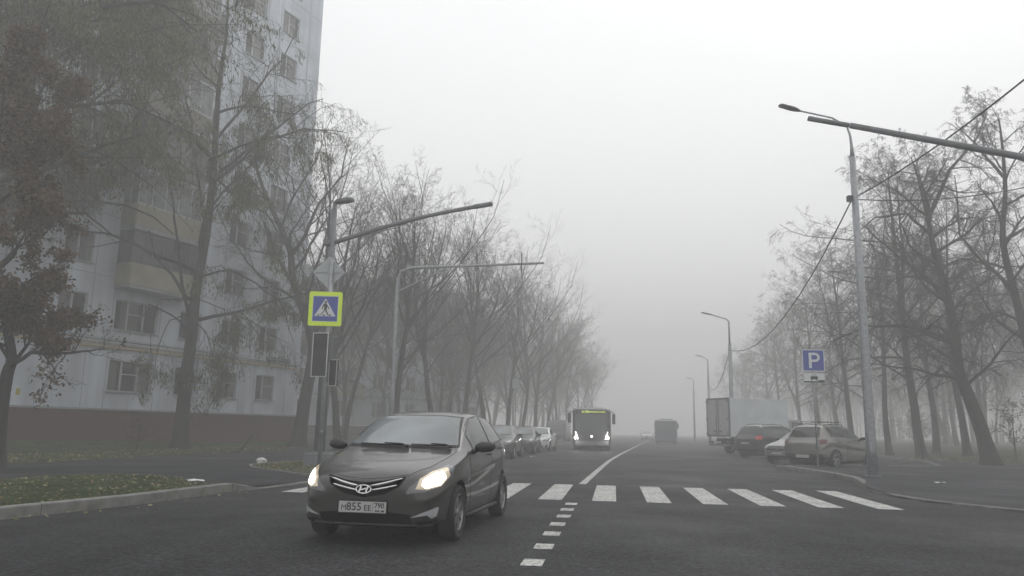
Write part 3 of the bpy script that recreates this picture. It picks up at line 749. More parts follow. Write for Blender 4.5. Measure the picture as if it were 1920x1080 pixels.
def rounded_shell(mb, prof_fn, xs, n=24):
    """loft of rounded rectangles; prof_fn(x) -> (half width, z0, z1, corner radius)"""
    rings = []
    for x in xs:
        w_, z0, z1, r = prof_fn(x); ring = []
        for (cy_, cz_, a0) in ((w_-r, z1-r, 0), (-w_+r, z1-r, 90), (-w_+r*.5, z0+r*.5, 180), (w_-r*.5, z0+r*.5, 270)):
            rr = r if a0 < 180 else r*.5
            for k in range(5):
                a = math.radians(a0+90*k/4); ring.append(len(mb.v)); mb.v.append((x, cy_+rr*math.cos(a), cz_+rr*math.sin(a)))
        rings.append(ring)
    k = len(rings[0])
    for a, b in zip(rings, rings[1:]):
        for j in range(k): mb.f.append((a[j], a[(j+1) % k], b[(j+1) % k], b[j])); mb.mi.append(0)
    mb.f.append(tuple(rings[0])); mb.f.append(tuple(rings[-1][::-1])); mb.mi += [0, 0]
    return mb
M['busblue'] = mat('bus_blue_paint', (.06, .085, .14), .35, coat=.5, noise=(2, .1, 4))
M['busdark'] = mat('bus_dark_panel', (.016, .018, .022), .3, coat=.5)
M['busglass'] = mat('bus_window_glass', (.022, .026, .030), .08, 0, .8, ior=1.55)
M['buslow'] = mat('bus_bumper_grey', (.10, .10, .105), .5)
M['led'] = mat('led_display_text', (.5, .6, .1), .5, emit=((.80, 1.0, .12), .7))
M['marker'] = mat('lit_marker_lamp', (.9, .9, .9), .4, emit=((1, 1, 1), 1.6))
def bus_shell(root, L, W, H, m_, m_low):
    fr = lambda x: (W/2 - max(0, abs(x)-(L/2-.45))**2*.55, .34, H - max(0, abs(x)-(L/2-.35))*.28, .20)
    xs = [L/2, L/2-.08, L/2-.2, L/2-.45, L/4, 0, -L/4, -L/2+.45, -L/2+.2, -L/2+.08, -L/2]
    b = rounded_shell(MB(), fr, xs).build('body', m_, root, smooth=True); smooth_by_angle(b, 50)
    bm = bmesh.new(); bm.from_mesh(b.data); bvh = BVHTree.FromBMesh(bm); bm.free()
    MB().box(-L/2+.3, L/2-.3, -W/2+.25, W/2-.25, .2, .5).build('underbody', M['underside'], root)
    for x in (L/2-2.65, -L/2+3.2):
        for s_ in (1, -1): wheel(root, x, s_*(W/2-.17), .48, .28, .29, s_, 8)
    for s_ in (1, -1):
        for k in range(6):
            x0 = L/2-.9-k*1.72
            if s_ < 0 and k in (0, 3): continue
            w0 = surf_patch(bvh, [(x0, s_*3, 1.15), (x0, s_*3, H-.45), (x0-1.6, s_*3, H-.45), (x0-1.6, s_*3, 1.15)], (0, -s_, 0), .008, .4)
            w0.build('side_window', M['busglass'], root, smooth=True, fix=False)
    for k in (0, 3):                                    # doors on the kerb side
        x0 = L/2-.75-k*1.72
        dr = surf_patch(bvh, [(x0, -3, .42), (x0, -3, H-.42), (x0-1.3, -3, H-.42), (x0-1.3, -3, .42)], (0, 1, 0), .012, .4).build('door', M['busglass'], root, smooth=True, fix=False)
    hv = MB(); hv.box(-2.2, 1.2, -.75, .75, H-.02, H+.16); hv.build('roof_unit', M['buslow'], root, bevel=.05)
    return bvh
def buses():
    L, W, H = 11.8, 2.44, 2.68
    root = empty('oncoming_bus', (5.22+.66, 49.8+5.85, 0), heading(186.6), 'dark city bus with yellow-green route display and lit headlights coming towards the camera', 'bus')
    bvh = bus_shell(root, L, W, H, M['busdark'], M['buslow'])
    def pt(nm, m_, pts, off, par=root, d=(-1, 0, 0), res=.15):
        return surf_patch(bvh, [(9, a, b) for a, b in pts], d, off, res).build(nm, m_, par, smooth=True, fix=False)
    ws = pt('windshield', M['busglass'], [(-1.13, 1.10), (-1.13, 2.28), (1.13, 2.28), (1.13, 1.10), (0, 1.02)], .008)
    dp = pt('route_display', M['black'], [(-1.0, 2.31), (-1.0, 2.60), (1.0, 2.60), (1.0, 2.31)], .010)
    h, n, _, _ = bvh.ray_cast(Vector((9, 0, 2.45)), Vector((-1, 0, 0)))
    for s_, size, y, nm in (('м10', .24, -.42, 'display_text'), ('Лобненская улица', .135, .26, 'display_text')):
        t = link(nm, text_mesh(s_, size, .002, bold=.004), M['led'], dp); t.matrix_local = Matrix.Translation((h.x+.02, y, 2.44)) @ Matrix(((0, 0, 1), (1, 0, 0), (0, 1, 0))).to_4x4()
    lo = pt('front_bumper', M['buslow'], [(-1.20, .36), (-1.20, .62), (1.20, .62), (1.20, .36)], .014)
    for s_ in (1, -1):
        hd = pt('headlight', M['black'], [(s_*1.15, .66), (s_*1.17, .96), (s_*.97, 1.18), (s_*.86, .66)][::s_], .012)
        # slanted light bar and round beams
        surf_patch(bvh, [(9, s_*1.00, 1.20), (9, s_*1.03, 1.18), (9, s_*.89, .72), (9, s_*.85, .72)][::s_], (-1, 0, 0), .022, .06).build('light_bar', M['glowbus'], hd, smooth=True, fix=False)
        surf_patch(bvh, [(9, s_*(1.04+.055*math.cos(a)), .80+.07*math.sin(a)) for a in [2*math.pi*k/12 for k in range(12)]], (-1, 0, 0), .024, .05).build('beam_lamp', M['glowbus'], hd, smooth=True, fix=False)
        surf_patch(bvh, [(9, s_*(1.01+.04*math.cos(a)), 2.645+.03*math.sin(a)) for a in [2*math.pi*k/8 for k in range(8)]], (-1, 0, 0), .02, .05).build('marker_lamp', M['marker'], root, smooth=True, fix=False)
        mm = rounded_shell(MB(), lambda z: (.10, -.09, .09, .06), [-.32, .32])
        o = mm.build('side_mirror', M['black'], root, smooth=True); o.rotation_euler = (0, math.radians(90), 0); o.location = (L/2+.12, s_*(W/2+.17), 2.0 if s_ > 0 else 2.05)
        MB().tube([(L/2-.1, s_*(W/2-.12), 2.42), (L/2+.12, s_*(W/2+.12), 2.45), (L/2+.12, s_*(W/2+.17), 2.3)], .025, 6).build('mirror_arm', M['black'], root)
        h2, n2, _, _ = bvh.ray_cast(Vector((9, s_*.4, 1.2)), Vector((-1, 0, 0)))
        MB().tube([(h2.x+.03, s_*.15, 1.06), (h2.x+.03, s_*.55, 1.15), (h2.x+.03, s_*.7, 1.6)], .012, 4).build('wiper', M['rubberseal'], root)
    headlamp_light(root, [(L/2+.25, 1.0, .85), (L/2+.25, -1.0, .85)], 32, (1, .96, .9), (0, 0, -.06))
    em = surf_patch(bvh, [(9, .085*math.cos(a), .90+.085*math.sin(a)) for a in [2*math.pi*k/12 for k in range(12)]], (-1, 0, 0), .02, .05).build('emblem', M['marker'], root, smooth=True, fix=False)
    # the bus driving away
    root = empty('departing_bus', (17.1+1.2, 86.0+5.8, 0), heading(11.6), 'blue city bus driving away into the fog, seen from behind', 'bus')
    H = 2.6; bvh = bus_shell(root, L, W, H, M['busblue'], M['buslow'])
    def rp(nm, m_, pts, off): return surf_patch(bvh, [(-9, a, b) for a, b in pts], (1, 0, 0), off, .15).build(nm, m_, root, smooth=True, fix=False)
    rp('rear_window', M['busglass'], [(-1.05, 1.65), (-1.05, 2.45), (1.05, 2.45), (1.05, 1.65)], .01)
    rp('engine_cover', M['busblue'], [(-.95, .62), (-.95, 1.5), (.95, 1.5), (.95, .62)], .014)
    rp('rear_bumper', M['buslow'], [(-1.2, .36), (-1.2, .58), (1.2, .58), (1.2, .36)], .012)
    rp('route_display', M['marker'], [(-.18, 2.52), (-.18, 2.62), (.18, 2.62), (.18, 2.52)], .012)
    for s_ in (1, -1):
        rp('tail_light', M['tail'], [(s_*1.0, 1.0), (s_*1.0, 1.35), (s_*1.14, 1.35), (s_*1.14, 1.0)], .016)
        mm = rounded_shell(MB(), lambda z: (.10, -.09, .09, .06), [-.32, .32]); o = mm.build('side_mirror', M['black'], root, smooth=True); o.rotation_euler = (0, math.radians(90), 0); o.location = (L/2+.12, s_*(W/2+.17), 2.05)

M['boxpanel'] = mat('truck_box_panel', (.66, .70, .73), .55, noise=(1.2, .08, 5))
M['boxdoor'] = mat('truck_door_panel', (.40, .41, .40), .6, noise=(2.5, .12, 6))
def truck():
    c = Vector((12.75, 48.0, 0)); az = 68
    root = empty('box_truck', c, heading(az), 'white box truck with double rear doors parked behind the dark off-road car', 'truck')
    # local x forward; rear doors at x=0
    W, z0, z1, L = 1.08, 1.05, 3.35, 4.5
    MB().box(.04, L, -W, W, z0, z1).build('cargo_box', M['boxpanel'], root, bevel=.02)
    fr = MB()
    for (a, b, c_, d) in ((-W, W, z1-.10, z1+.015), (-W, W, z0-.02, z0+.09)): fr.box(-.01, .05, a, b, c_, d)
    for s_ in (1, -1): fr.box(-.008, .05, s_*W-.05, s_*W+.05, z0, z1)
    fr.build('rear_frame', M['greysteel'], root)
    for s_ in (1, -1):
        d = MB(); d.box(-.015, .03, min(s_*.01, s_*(W-.06)), max(s_*.01, s_*(W-.06)), z0+.10, z1-.11); dr = d.build('rear_door', M['boxdoor'], root, bevel=.01)
        for yy in (s_*.10,):
            MB().tube([(-.05, yy, z0+.04), (-.05, yy, z1-.05)], .017, 6).build('locking_bar', M['greysteel'], dr)
        for zz in (z0+.12, z0+1.0, z1-.22):
            MB().box(-.07, .0, s_*(W-.2) if s_ > 0 else -W-.04, W+.04 if s_ > 0 else -(W-.2), zz, zz+.07).build('hinge', M['greysteel'], dr)
        MB().box(-.08, -.02, min(s_*.12, s_*.36), max(s_*.12, s_*.36), z0+.27, z0+.36).build('door_handle', M['greysteel'], dr)
        MB().box(.0, .10, min(s_*.62, s_*.95), max(s_*.62, s_*.95), .62, .76).build('tail_light', M['tail'], root)
    MB().box(.2, L+1.8, -.45, .45, .55, .93).build('chassis', M['underside'], root)
    MB().box(.02, .12, -.95, .95, .48, .60).build('underrun_bar', M['greysteel'], root)
    pl = plate(root, -.0, .70, front=-1, text=None)
    for x in (1.45, L+1.0):
        for s_ in (1, -1): wheel(root, x, s_*.82, .37, .24, .22, s_, 6)
    # cab
    cb = MB(); prof = [(L+.12, .50), (L+2.05, .50), (L+2.12, .75), (L+2.05, 1.15), (L+1.75, 1.30), (L+1.25, 2.05), (L+1.0, 2.15), (L+.12, 2.15)]
    k = len(prof); cb.v += [(x, -.92, z) for x, z in prof] + [(x, .92, z) for x, z in prof]
    cb.f += [tuple(range(k)), tuple(range(2*k-1, k-1, -1))] + [(i, k+i, k+(i+1) % k, (i+1) % k) for i in range(k)]; cb.mi += [0]*(k+2)
    cb.build('cab', M['boxdoor'], root, bevel=.05)
    for s_ in (1, -1):
        g = MB(); y = s_*.935; g.poly([(L+.35, y, 1.30), (L+1.55, y, 1.30), (L+1.15, y, 1.98), (L+.35, y, 1.98)]); g.build('side_window', M['busglass'], root)
    g = MB(); n = Vector((.75, 0, .5)).normalized()*.012
    g.quad((L+1.75+n.x, -.82, 1.34+n.z), (L+1.75+n.x, .82, 1.34+n.z), (L+1.27+n.x, .74, 2.03+n.z), (L+1.27+n.x, -.74, 2.03+n.z)); g.build('windshield', M['busglass'], root)
    # far van at the end of the bay, and a dark van up the left kerb
    for nm, loc, az, col, lab in (('parked_van', (22.3, 80, 0), 190, M['boxdoor'], 'tall pale van standing far along the bay, a faint shape left of the box truck'),
                              ('parked_van', (5.3, 84, 0), 190, M['busdark'], 'dark van beyond the white sedan at the left kerb, faint in the fog')):
        r = empty(nm, loc, heading(az), lab, 'van')
        fn = lambda x: (.98 - max(0, x-2.2)**2*.25, .38, 2.35 - max(0, x-1.2)*.55 - max(0, x-1.9)*.7, .16)
        b = rounded_shell(MB(), fn, [2.75, 2.6, 2.2, 1.9, 1.2, 0, -1.5, -2.6, -2.68]).build('body', col, r, smooth=True); smooth_by_angle(b, 45)
        bm = bmesh.new(); bm.from_mesh(b.data); bv = BVHTree.FromBMesh(bm); bm.free()
        surf_patch(bv, [(9, -.78, 1.25), (9, -.70, 1.85), (9, .70, 1.85), (9, .78, 1.25)], (-1, 0, 0), .01, .15).build('windshield', M['busglass'], r, smooth=True, fix=False)
        for s_ in (1, -1):
            surf_patch(bv, [(9, s_*.55, .72), (9, s_*.55, .92), (9, s_*.85, .95), (9, s_*.85, .75)], (-1, 0, 0), .012, .1).build('headlight', M['lens'], r, smooth=True, fix=False)
            for x in (1.75, -1.7): wheel(r, x, s_*.84, .34, .22, .21, s_, 5)

# ------------------------------------------------------------------ ground, road, kerbs, markings
def smooth01(t): t = max(0.0, min(1.0, t)); return t*t*(3-2*t)
def seg_dist(x, y, pts):
    d = 1e9
    for (a, b), (c, e) in zip(pts, pts[1:]):
        vx, vy = c-a, e-b; t = max(0, min(1, ((x-a)*vx+(y-b)*vy)/(vx*vx+vy*vy+1e-9)))
        d = min(d, math.hypot(x-a-vx*t, y-b-vy*t))
    return d
def inpoly(x, y, b):
    c = False
    for i in range(len(b)):
        p, q = b[i], b[i-1]
        if (p[1] > y) != (q[1] > y) and x < (q[0]-p[0])*(y-p[1])/(q[1]-p[1])+p[0]: c = not c
    return c
def sheet(name, poly, zf, m_, res=None, thick=0.0, edge=None):
    """flat or gently shaped ground sheet filling a polygon"""
    b = []
    for i, p in enumerate(poly):
        q = poly[(i+1) % len(poly)]; n = max(1, int(math.hypot(q[0]-p[0], q[1]-p[1])/(edge or 1e9)))
        b += [(p[0]+(q[0]-p[0])*k/n, p[1]+(q[1]-p[1])*k/n) for k in range(n)]
    vs = [Vector(p) for p in b]; ed = [(i, (i+1) % len(b)) for i in range(len(b))]
    if res:
        x0 = min(p[0] for p in b); x1 = max(p[0] for p in b); y0 = min(p[1] for p in b); y1 = max(p[1] for p in b); x = x0+res*.5
        while x < x1:
            y = y0+res*.5
            while y < y1:
                if inpoly(x, y, b): vs.append(Vector((x, y)))
                y += res
            x += res
    ov, oe, of, _, _, _ = delaunay_2d_cdt(vs, ed, [], 1, 1e-5)
    f = zf if callable(zf) else (lambda x, y: zf)
    mb = MB(); mb.v = [(p.x, p.y, f(p.x, p.y)) for p in ov]; mb.f = [tuple(t) for t in of]; mb.mi = [0]*len(of)
    if thick:
        n = len(mb.v); L_ = len(b)
        # skirt round the border, following the border vertices (they come first)
        bot = len(mb.v); mb.v += [(p[0], p[1], f(p[0], p[1])-thick) for p in b]
        key = {(round(v[0], 4), round(v[1], 4)): i for i, v in enumerate(mb.v[:n])}
        for i in range(L_):
            a = key.get((round(b[i][0], 4), round(b[i][1], 4))); c = key.get((round(b[(i+1) % L_][0], 4), round(b[(i+1) % L_][1], 4)))
            if a is not None and c is not None: mb.f.append((a, c, bot+(i+1) % L_, bot+i)); mb.mi.append(0)
    me = bpy.data.meshes.new(name); me.from_pydata(mb.v, [], mb.f)
    bm = bmesh.new(); bm.from_mesh(me)
    for fc in bm.faces:
        fc.normal_update()
        if fc.normal.z < 0 and abs(fc.normal.z) > .3: fc.normal_flip()
    bm.to_mesh(me); bm.free()
    o = link(name, me, m_); return tag(o, kind='structure')

LEFT = [(-9.5, -4), (-8.2, 3), (-7.2, 7), (-6.36, 10.07), (-5.61, 12.33), (-5.14, 14.84), (-4.88, 15.42), (-4.35, 17.4), (-3.95, 19.5), (-3.4, 23), (-2.7, 28), (-1.9, 34), (-1.1, 40), (.2, 47), (4.8, 71), (12.6, 110), (20.4, 150), (32, 210)]
RIGHT = [(40, 6), (20, 7.5), (13, 9), (10.2, 11), (8.62, 13.36), (7.95, 15.0), (7.83, 16.2), (8.14, 18.09), (8.6, 19.5), (9.13, 21.06), (9.45, 23.0), (9.62, 25.5), (9.66, 28.0)]
BAY = [(9.9, 28.5), (16.6, 30.6), (18.9, 36), (21.4, 46), (25.8, 70), (33, 108), (41, 150), (53, 210)]
P_IN = [(-4.45, 18.3), (-5.6, 19.7), (-6.8, 21.2), (-7.35, 22.6), (-7.1, 24.2), (-6.3, 25.8), (-5.1, 31), (-3.4, 40), (-1.4, 50), (3.0, 71), (11, 110), (19, 150)]
P_OUT = [(-20, 0), (-14.5, 12), (-12.9, 20), (-12.1, 27.5), (-10.09, 41), (-6.5, 50), (-1.2, 71), (7, 110), (15, 150)]
ISL = [(-5.9, 15.2), (-6.6, 16.3), (-7.4, 17.0), (-8.8, 17.2), (-9.3, 16.3), (-9.54, 14.95), (-10.6, 10), (-13.5, 0), (-16, -4)]
zpath = lambda x, y: .015 + .095*smooth01(math.hypot(x+4.65, y-16.9)/2.6)
zwalk = lambda x, y: .035 + .085*smooth01((y-15.5)/4.5)
def nz(x, y): return math.sin(x*1.3+y*.7)*.5+math.sin(x*.37-y*.9+1.7)*.5
zlawnL = lambda x, y: .105 + .36*smooth01(seg_dist(x, y, P_OUT)/10) + .02*nz(x, y)*smooth01(seg_dist(x, y, P_OUT)/1.5)
WALK_OUT = [(60, 34), (30, 35.5), (20.2, 36.0), (23.2, 46), (27.6, 70), (34.8, 108), (42.8, 150), (55, 210)]
zlawnR = lambda x, y: .125 + .32*smooth01(seg_dist(x, y, WALK_OUT)/9) + .03*nz(x*.7, y*.7)*smooth01(seg_dist(x, y, WALK_OUT)/2)
def kerb(pts, w_, z1, side, block=1.0, m_='kerb', z0=-.05, seed=1, pale=None):
    """row of kerb stones along pts; side=+1 puts the stone on the left of the walking direction"""
    rnd = random.Random(seed); mb = MB()
    P2 = [Vector(p) for p in pts]
    # resample into blocks
    d = [0]
    for a, b in zip(P2, P2[1:]): d.append(d[-1]+(b-a).length)
    def at(t):
        for i in range(len(P2)-1):
            if t <= d[i+1] or i == len(P2)-2:
                return P2[i].lerp(P2[i+1], (t-d[i])/(d[i+1]-d[i]))
    n = int(d[-1]/block)
    for k in range(n):
        a = at(k*block+.006); b = at((k+1)*block-.006 if k < n-1 else d[-1]); t = (b-a).normalized(); nn = Vector((-t.y, t.x))*side
        def zz(t_): return (z1(t_) if callable(z1) else z1)
        za, zb = zz(k*block), zz((k+1)*block); j = rnd.uniform(-.004, .004); ch = .015
        A, B = a+nn*j, b+nn*(j+rnd.uniform(-.003, .003)); A2, B2 = a+nn*w_, b+nn*w_; Ac, Bc = A+nn*ch, B+nn*ch
        s = len(mb.v)
        mb.v += [(A.x, A.y, z0), (A.x, A.y, za-ch), (Ac.x, Ac.y, za), (A2.x, A2.y, za), (A2.x, A2.y, z0), (B.x, B.y, z0), (B.x, B.y, zb-ch), (Bc.x, Bc.y, zb), (B2.x, B2.y, zb), (B2.x, B2.y, z0)]
        for i in range(4): mb.f.append((s+i, s+i+1, s+i+6, s+i+5)); mb.mi.append(0)
        mb.f += [(s, s+4, s+3, s+2, s+1), (s+5, s+6, s+7, s+8, s+9)]; mb.mi += [0, 0]
    return tag(mb.build('kerb', M[m_]), kind='structure')
def ctr_x(Y): return lerp_pts([(18.57, 1.72), (25.2, 2.83), (33, 4.15), (42.3, 5.9), (71, 11.5), (110, 19.2), (150, 27), (210, 39)], Y)

def ground():
    g = MB(); g.quad((-170, -60, -.06), (240, -60, -.06), (240, 330, -.06), (-170, 330, -.06)); tag(g.build('ground', M['earth'], fix=False), kind='structure')
    sheet('road', LEFT + BAY[::-1] + RIGHT[::-1] + [(40, -6)], 0.0, M['road'])
    sheet('pavement', RIGHT + BAY[:] + [(55, 210)] + WALK_OUT[::-1] + [(60, 6)], zwalk, M['walk'], res=2.0, edge=2.0)
    sheet('footpath', [(-4.95, 15.3), (-4.45, 17.3)] + P_IN + [(15, 150)] + P_OUT[:-1][::-1] + [(-16, -4)] + ISL[::-1][1:], zpath, M['walk'], res=1.0, edge=1.2)
    ri = [(-5.33, 14.9), (-5.78, 12.3), (-6.53, 10.1), (-7.37, 7), (-8.37, 3), (-9.7, -4)]
    isl1 = ri + ISL[::-1]; sheet('verge', isl1, .125, M['turf'], res=1.5)
    i2 = [(-4.25, 18.75), (-3.78, 20), (-3.55, 23), (-2.85, 28), (-2.05, 34), (-1.25, 40), (.05, 47), (4.6, 71), (12.4, 110), (20.2, 150)]
    isl2 = i2 + P_IN[::-1]; sheet('verge', isl2, .122, M['turf'], res=2.5)
    lawn = P_OUT + [(15, 170), (-70, 170), (-70, 0)]; sheet('lawn', lawn, zlawnL, M['turf'], res=1.4, edge=1.4)
    lr = WALK_OUT + [(130, 210), (130, 34)]; sheet('lawn', lr, zlawnR, M['turf'], res=3.0, edge=3.0)
    # left kerb: tall stones, the last one sloping down to the crossing
    kerb([(-9.5, -4), (-8.2, 3), (-7.2, 7), (-6.36, 10.07), (-5.61, 12.33), (-5.14, 14.84)], .16, lambda t: .155, 1, 1.5, 'kerb2')
    kerb([(-5.14, 14.86), (-4.86, 15.55)], .16, lambda t: .155 if t < .3 else .03, 1, .7, 'kerb2')
    kerb([(-4.86, 15.56), (-4.35, 17.4), (-4.2, 18.4)], .12, .03, 1, 1.0, 'kerb2')
    kerb([(-4.2, 18.42), (-3.95, 19.5), (-3.4, 23), (-2.7, 28), (-1.9, 34), (-1.1, 40), (.2, 47), (4.8, 71), (12.6, 110)], .15, .15, 1, 1.0, 'kerb')
    kerb(ISL, .08, .135, 1, 1.0, 'kerb2'); kerb(P_IN[:9], .08, .135, 1, 1.0, 'kerb2')
    kerb(P_IN[:1]+[(-4.2, 18.42)], .08, .135, -1, .3, 'kerb2')
    R = RIGHT[::-1][:-1]
    kerb(R[:5], .17, .145, 1, 1.0, 'kerb2'); kerb([R[4], R[5], R[6], R[7], R[8], R[9], R[10], R[11]], .12, lambda t: max(.05, .145-.10*t), 1, 1.0, 'kerb2')
    kerb([BAY[0], BAY[1], BAY[2], BAY[3], BAY[4], BAY[5]], .15, .15, -1, 1.0, 'kerb')
    kerb([(9.66, 28.0), (9.72, 28.45), (9.9, 28.5)], .15, .145, 1, .3, 'kerb2')
    for k, (a, b) in enumerate(zip([], [])): pass
    # ----- zebra crossing: bars one metre apart along the crossing line
    a0 = math.radians(7.6); u = Vector((math.sin(a0), math.cos(a0))); v = Vector((math.cos(a0), -math.sin(a0)))
    o0 = Vector((1.70, 14.19)) 
    mb = MB()
    for k in range(-6, 6):
        if k in (): continue
        c = o0 + v*(k*.968)
        skew = 0
        a = c - v*.215; b = c + v*.215; Lb = 4.08 if k > -5 else 3.6
        if k == 5: Lb = 4.2
        mb.quad((a.x, a.y, .004), (b.x, b.y, .004), (b.x+u.x*Lb, b.y+u.y*Lb, .004), (a.x+u.x*Lb, a.y+u.y*Lb, .004))
    # subdivide bars is not needed: wear is in the paint material
    tag(mb.build('zebra_crossing', M['mark'], fix=False), kind='structure')
    # short dashes leading up to the crossing
    mb = MB()
    for (x, y) in [(-.02, 6.55), (.24, 7.59), (.39, 8.62), (.53, 9.67), (.66, 10.65), (.81, 11.63), (.93, 12.60), (1.07, 13.57)]:
        c = Vector((x, y)); p = [c-v*.10-u*.19, c+v*.10-u*.19, c+v*.10+u*.19, c-v*.10+u*.19]; mb.poly([(q.x, q.y, .004) for q in p])
    # centre line beyond the crossing
    Y = 18.6; pts = []
    while Y < 150: pts.append((ctr_x(Y), Y)); Y += 1.5
    for (a, b), (c, d) in zip(pts, pts[1:]): mb.quad((a-.085, b, .004), (a+.085, b, .004), (c+.085, d, .004), (c-.085, d, .004))
    tag(mb.build('lane_markings', M['mark'], fix=False), kind='structure')

# ------------------------------------------------------------------ buildings
def facade_mat():
    m = mat('white_wall_panels', (.54, .58, .635), .8); t = m.node_tree; b = t.nodes['Principled BSDF']; N = t.nodes.new; L = t.links.new
    tc = N('ShaderNodeTexCoord')
    mp = N('ShaderNodeMapping'); mp.inputs['Scale'].default_value = (1.2, 1.2, .12); L(tc.outputs['Object'], mp.inputs[0])
    n = N('ShaderNodeTexNoise'); n.inputs['Scale'].default_value = 1.5; n.inputs['Detail'].default_value = 7; L(mp.outputs[0], n.inputs[0])
    n2 = N('ShaderNodeTexNoise'); n2.inputs['Scale'].default_value = .5; n2.inputs['Detail'].default_value = 6; L(tc.outputs['Object'], n2.inputs[0])
    a = N('ShaderNodeMath'); a.operation = 'MULTIPLY'; L(n.outputs[0], a.inputs[0]); L(n2.outputs[0], a.inputs[1])
    r = N('ShaderNodeMapRange'); r.inputs[1].default_value = .1; r.inputs[2].default_value = .4; r.inputs[3].default_value = .66; r.inputs[4].default_value = 1.10; L(a.outputs[0], r.inputs[0])
    v = N('ShaderNodeVectorMath'); v.operation = 'SCALE'; v.inputs[0].default_value = (.54, .58, .635); L(r.outputs[0], v.inputs['Scale']); L(v.outputs[0], b.inputs['Base Color'])
    return m
def pane_mat():
    m = mat('window_pane_curtained', (.02, .02, .022), .12, 0, .6); t = m.node_tree; b = t.nodes['Principled BSDF']; N = t.nodes.new; L = t.links.new
    tc = N('ShaderNodeTexCoord'); oi = N('ShaderNodeObjectInfo')
    w_ = N('ShaderNodeTexWave'); w_.inputs['Scale'].default_value = 3.2; w_.inputs['Distortion'].default_value = 1.5; L(tc.outputs['Object'], w_.inputs[0])
    sx = N('ShaderNodeSeparateXYZ'); L(tc.outputs['Object'], sx.inputs[0])
    # curtains hang at one or both sides of a window, chosen per window
    ad = N('ShaderNodeMath'); ad.operation = 'MULTIPLY_ADD'; L(oi.outputs['Random'], ad.inputs[0]); ad.inputs[1].default_value = 2.6; L(sx.outputs[0], ad.inputs[2])
    sn = N('ShaderNodeMath'); sn.operation = 'SINE'; mu = N('ShaderNodeMath'); mu.operation = 'MULTIPLY'; L(ad.outputs[0], mu.inputs[0]); mu.inputs[1].default_value = 3.1; L(mu.outputs[0], sn.inputs[0])
    st = N('ShaderNodeMapRange'); st.inputs[1].default_value = -.1; st.inputs[2].default_value = .15; L(sn.outputs[0], st.inputs[0])
    c1 = N('ShaderNodeMix'); c1.data_type = 'RGBA'; c1.inputs[6].default_value = (.05, .05, .048, 1); c1.inputs[7].default_value = (.15, .15, .14, 1); L(w_.outputs['Fac'], c1.inputs[0])
    c2 = N('ShaderNodeMix'); c2.data_type = 'RGBA'; c2.inputs[6].default_value = (.014, .015, .017, 1); L(c1.outputs[2], c2.inputs[7]); L(st.outputs[0], c2.inputs[0])
    L(c2.outputs[2], b.inputs['Base Color'])
    return m
M['wall'] = facade_mat(); M['pane'] = pane_mat()
M['wframe'] = mat('window_frame_white', (.36, .37, .38), .5); M['sill'] = mat('sill_zinc', (.26, .27, .28), .5, noise=(3, .2, 3))
M['seam'] = mat('panel_joint_mortar', (.20, .205, .21), .9, noise=(2, .3, 5))
M['balc'] = mat('balcony_cream', (.27, .255, .19), .75, noise=(1.5, .15, 6)); M['balcframe'] = mat('balcony_frame_grey', (.09, .09, .085), .6)
M['pipe'] = mat('gas_pipe_yellow', (.38, .29, .10), .5, noise=(2, .15, 3)); M['slab'] = mat('roof_slab_grey', (.4, .4, .4), .85)
M['netcurtain'] = mat('net_curtain_glass', (.12, .13, .135), .15, 0, .6, noise=(2.5, .6, 5))
def brick_mat():
    m = mat('plinth_brick', (.05, .028, .024), .9); t = m.node_tree; b = t.nodes['Principled BSDF']; N = t.nodes.new; L = t.links.new
    tc = N('ShaderNodeTexCoord'); mp = N('ShaderNodeMapping'); mp.inputs['Rotation'].default_value = (math.radians(90), 0, 0); L(tc.outputs['Object'], mp.inputs[0])
    br = N('ShaderNodeTexBrick'); br.inputs['Scale'].default_value = 3.6; br.inputs['Color1'].default_value = (.085, .024, .018, 1); br.inputs['Color2'].default_value = (.060, .018, .014, 1); br.inputs['Mortar'].default_value = (.03, .026, .024, 1); br.inputs['Mortar Size'].default_value = .02
    L(mp.outputs[0], br.inputs[0]); L(br.outputs[0], b.inputs['Base Color']); return m
M['brick'] = brick_mat()
def window_proto(w_, h, kind):
    """frame mesh and pane mesh, origin at the lower left corner of the opening"""
    f = MB(); d0, d1 = .10, .16; t = .06
    f.box(0, w_, d0, d1, 0, t); f.box(0, w_, d0, d1, h-t, h); f.box(0, t, d0, d1, t, h-t); f.box(w_-t, w_, d0, d1, t, h-t)
    cuts = {3: (w_*.30, w_*.68), 2: (w_*.42,), 1: (w_*.5,)}[kind]
    for c in cuts: f.box(c-.05, c+.05, d0-.01, d1, t, h-t)
    a = cuts[0]; b_ = cuts[1] if kind == 3 else w_-t
    if kind != 1: f.box(a+.05, b_-.05, d0+.005, d1, h*.56, h*.56+.045)
    p = MB(); p.quad((t, .135, t), (w_-t, .135, t), (w_-t, .135, h-t), (t, .135, h-t))
    s = MB(); s.box(-.06, w_+.06, -.09, .10, -.05, 0)
    return f.mesh('window'), p.mesh('pane', fix=False), s.mesh('sill')
def add_window(root, proto, x, z):
    w1 = link('window', proto[0], M['wframe'], root); w1.location = (x, 0, z)
    p = link('pane', proto[1], M['pane'], w1); s = link('sill', proto[2], M['sill'], w1)
    return w1
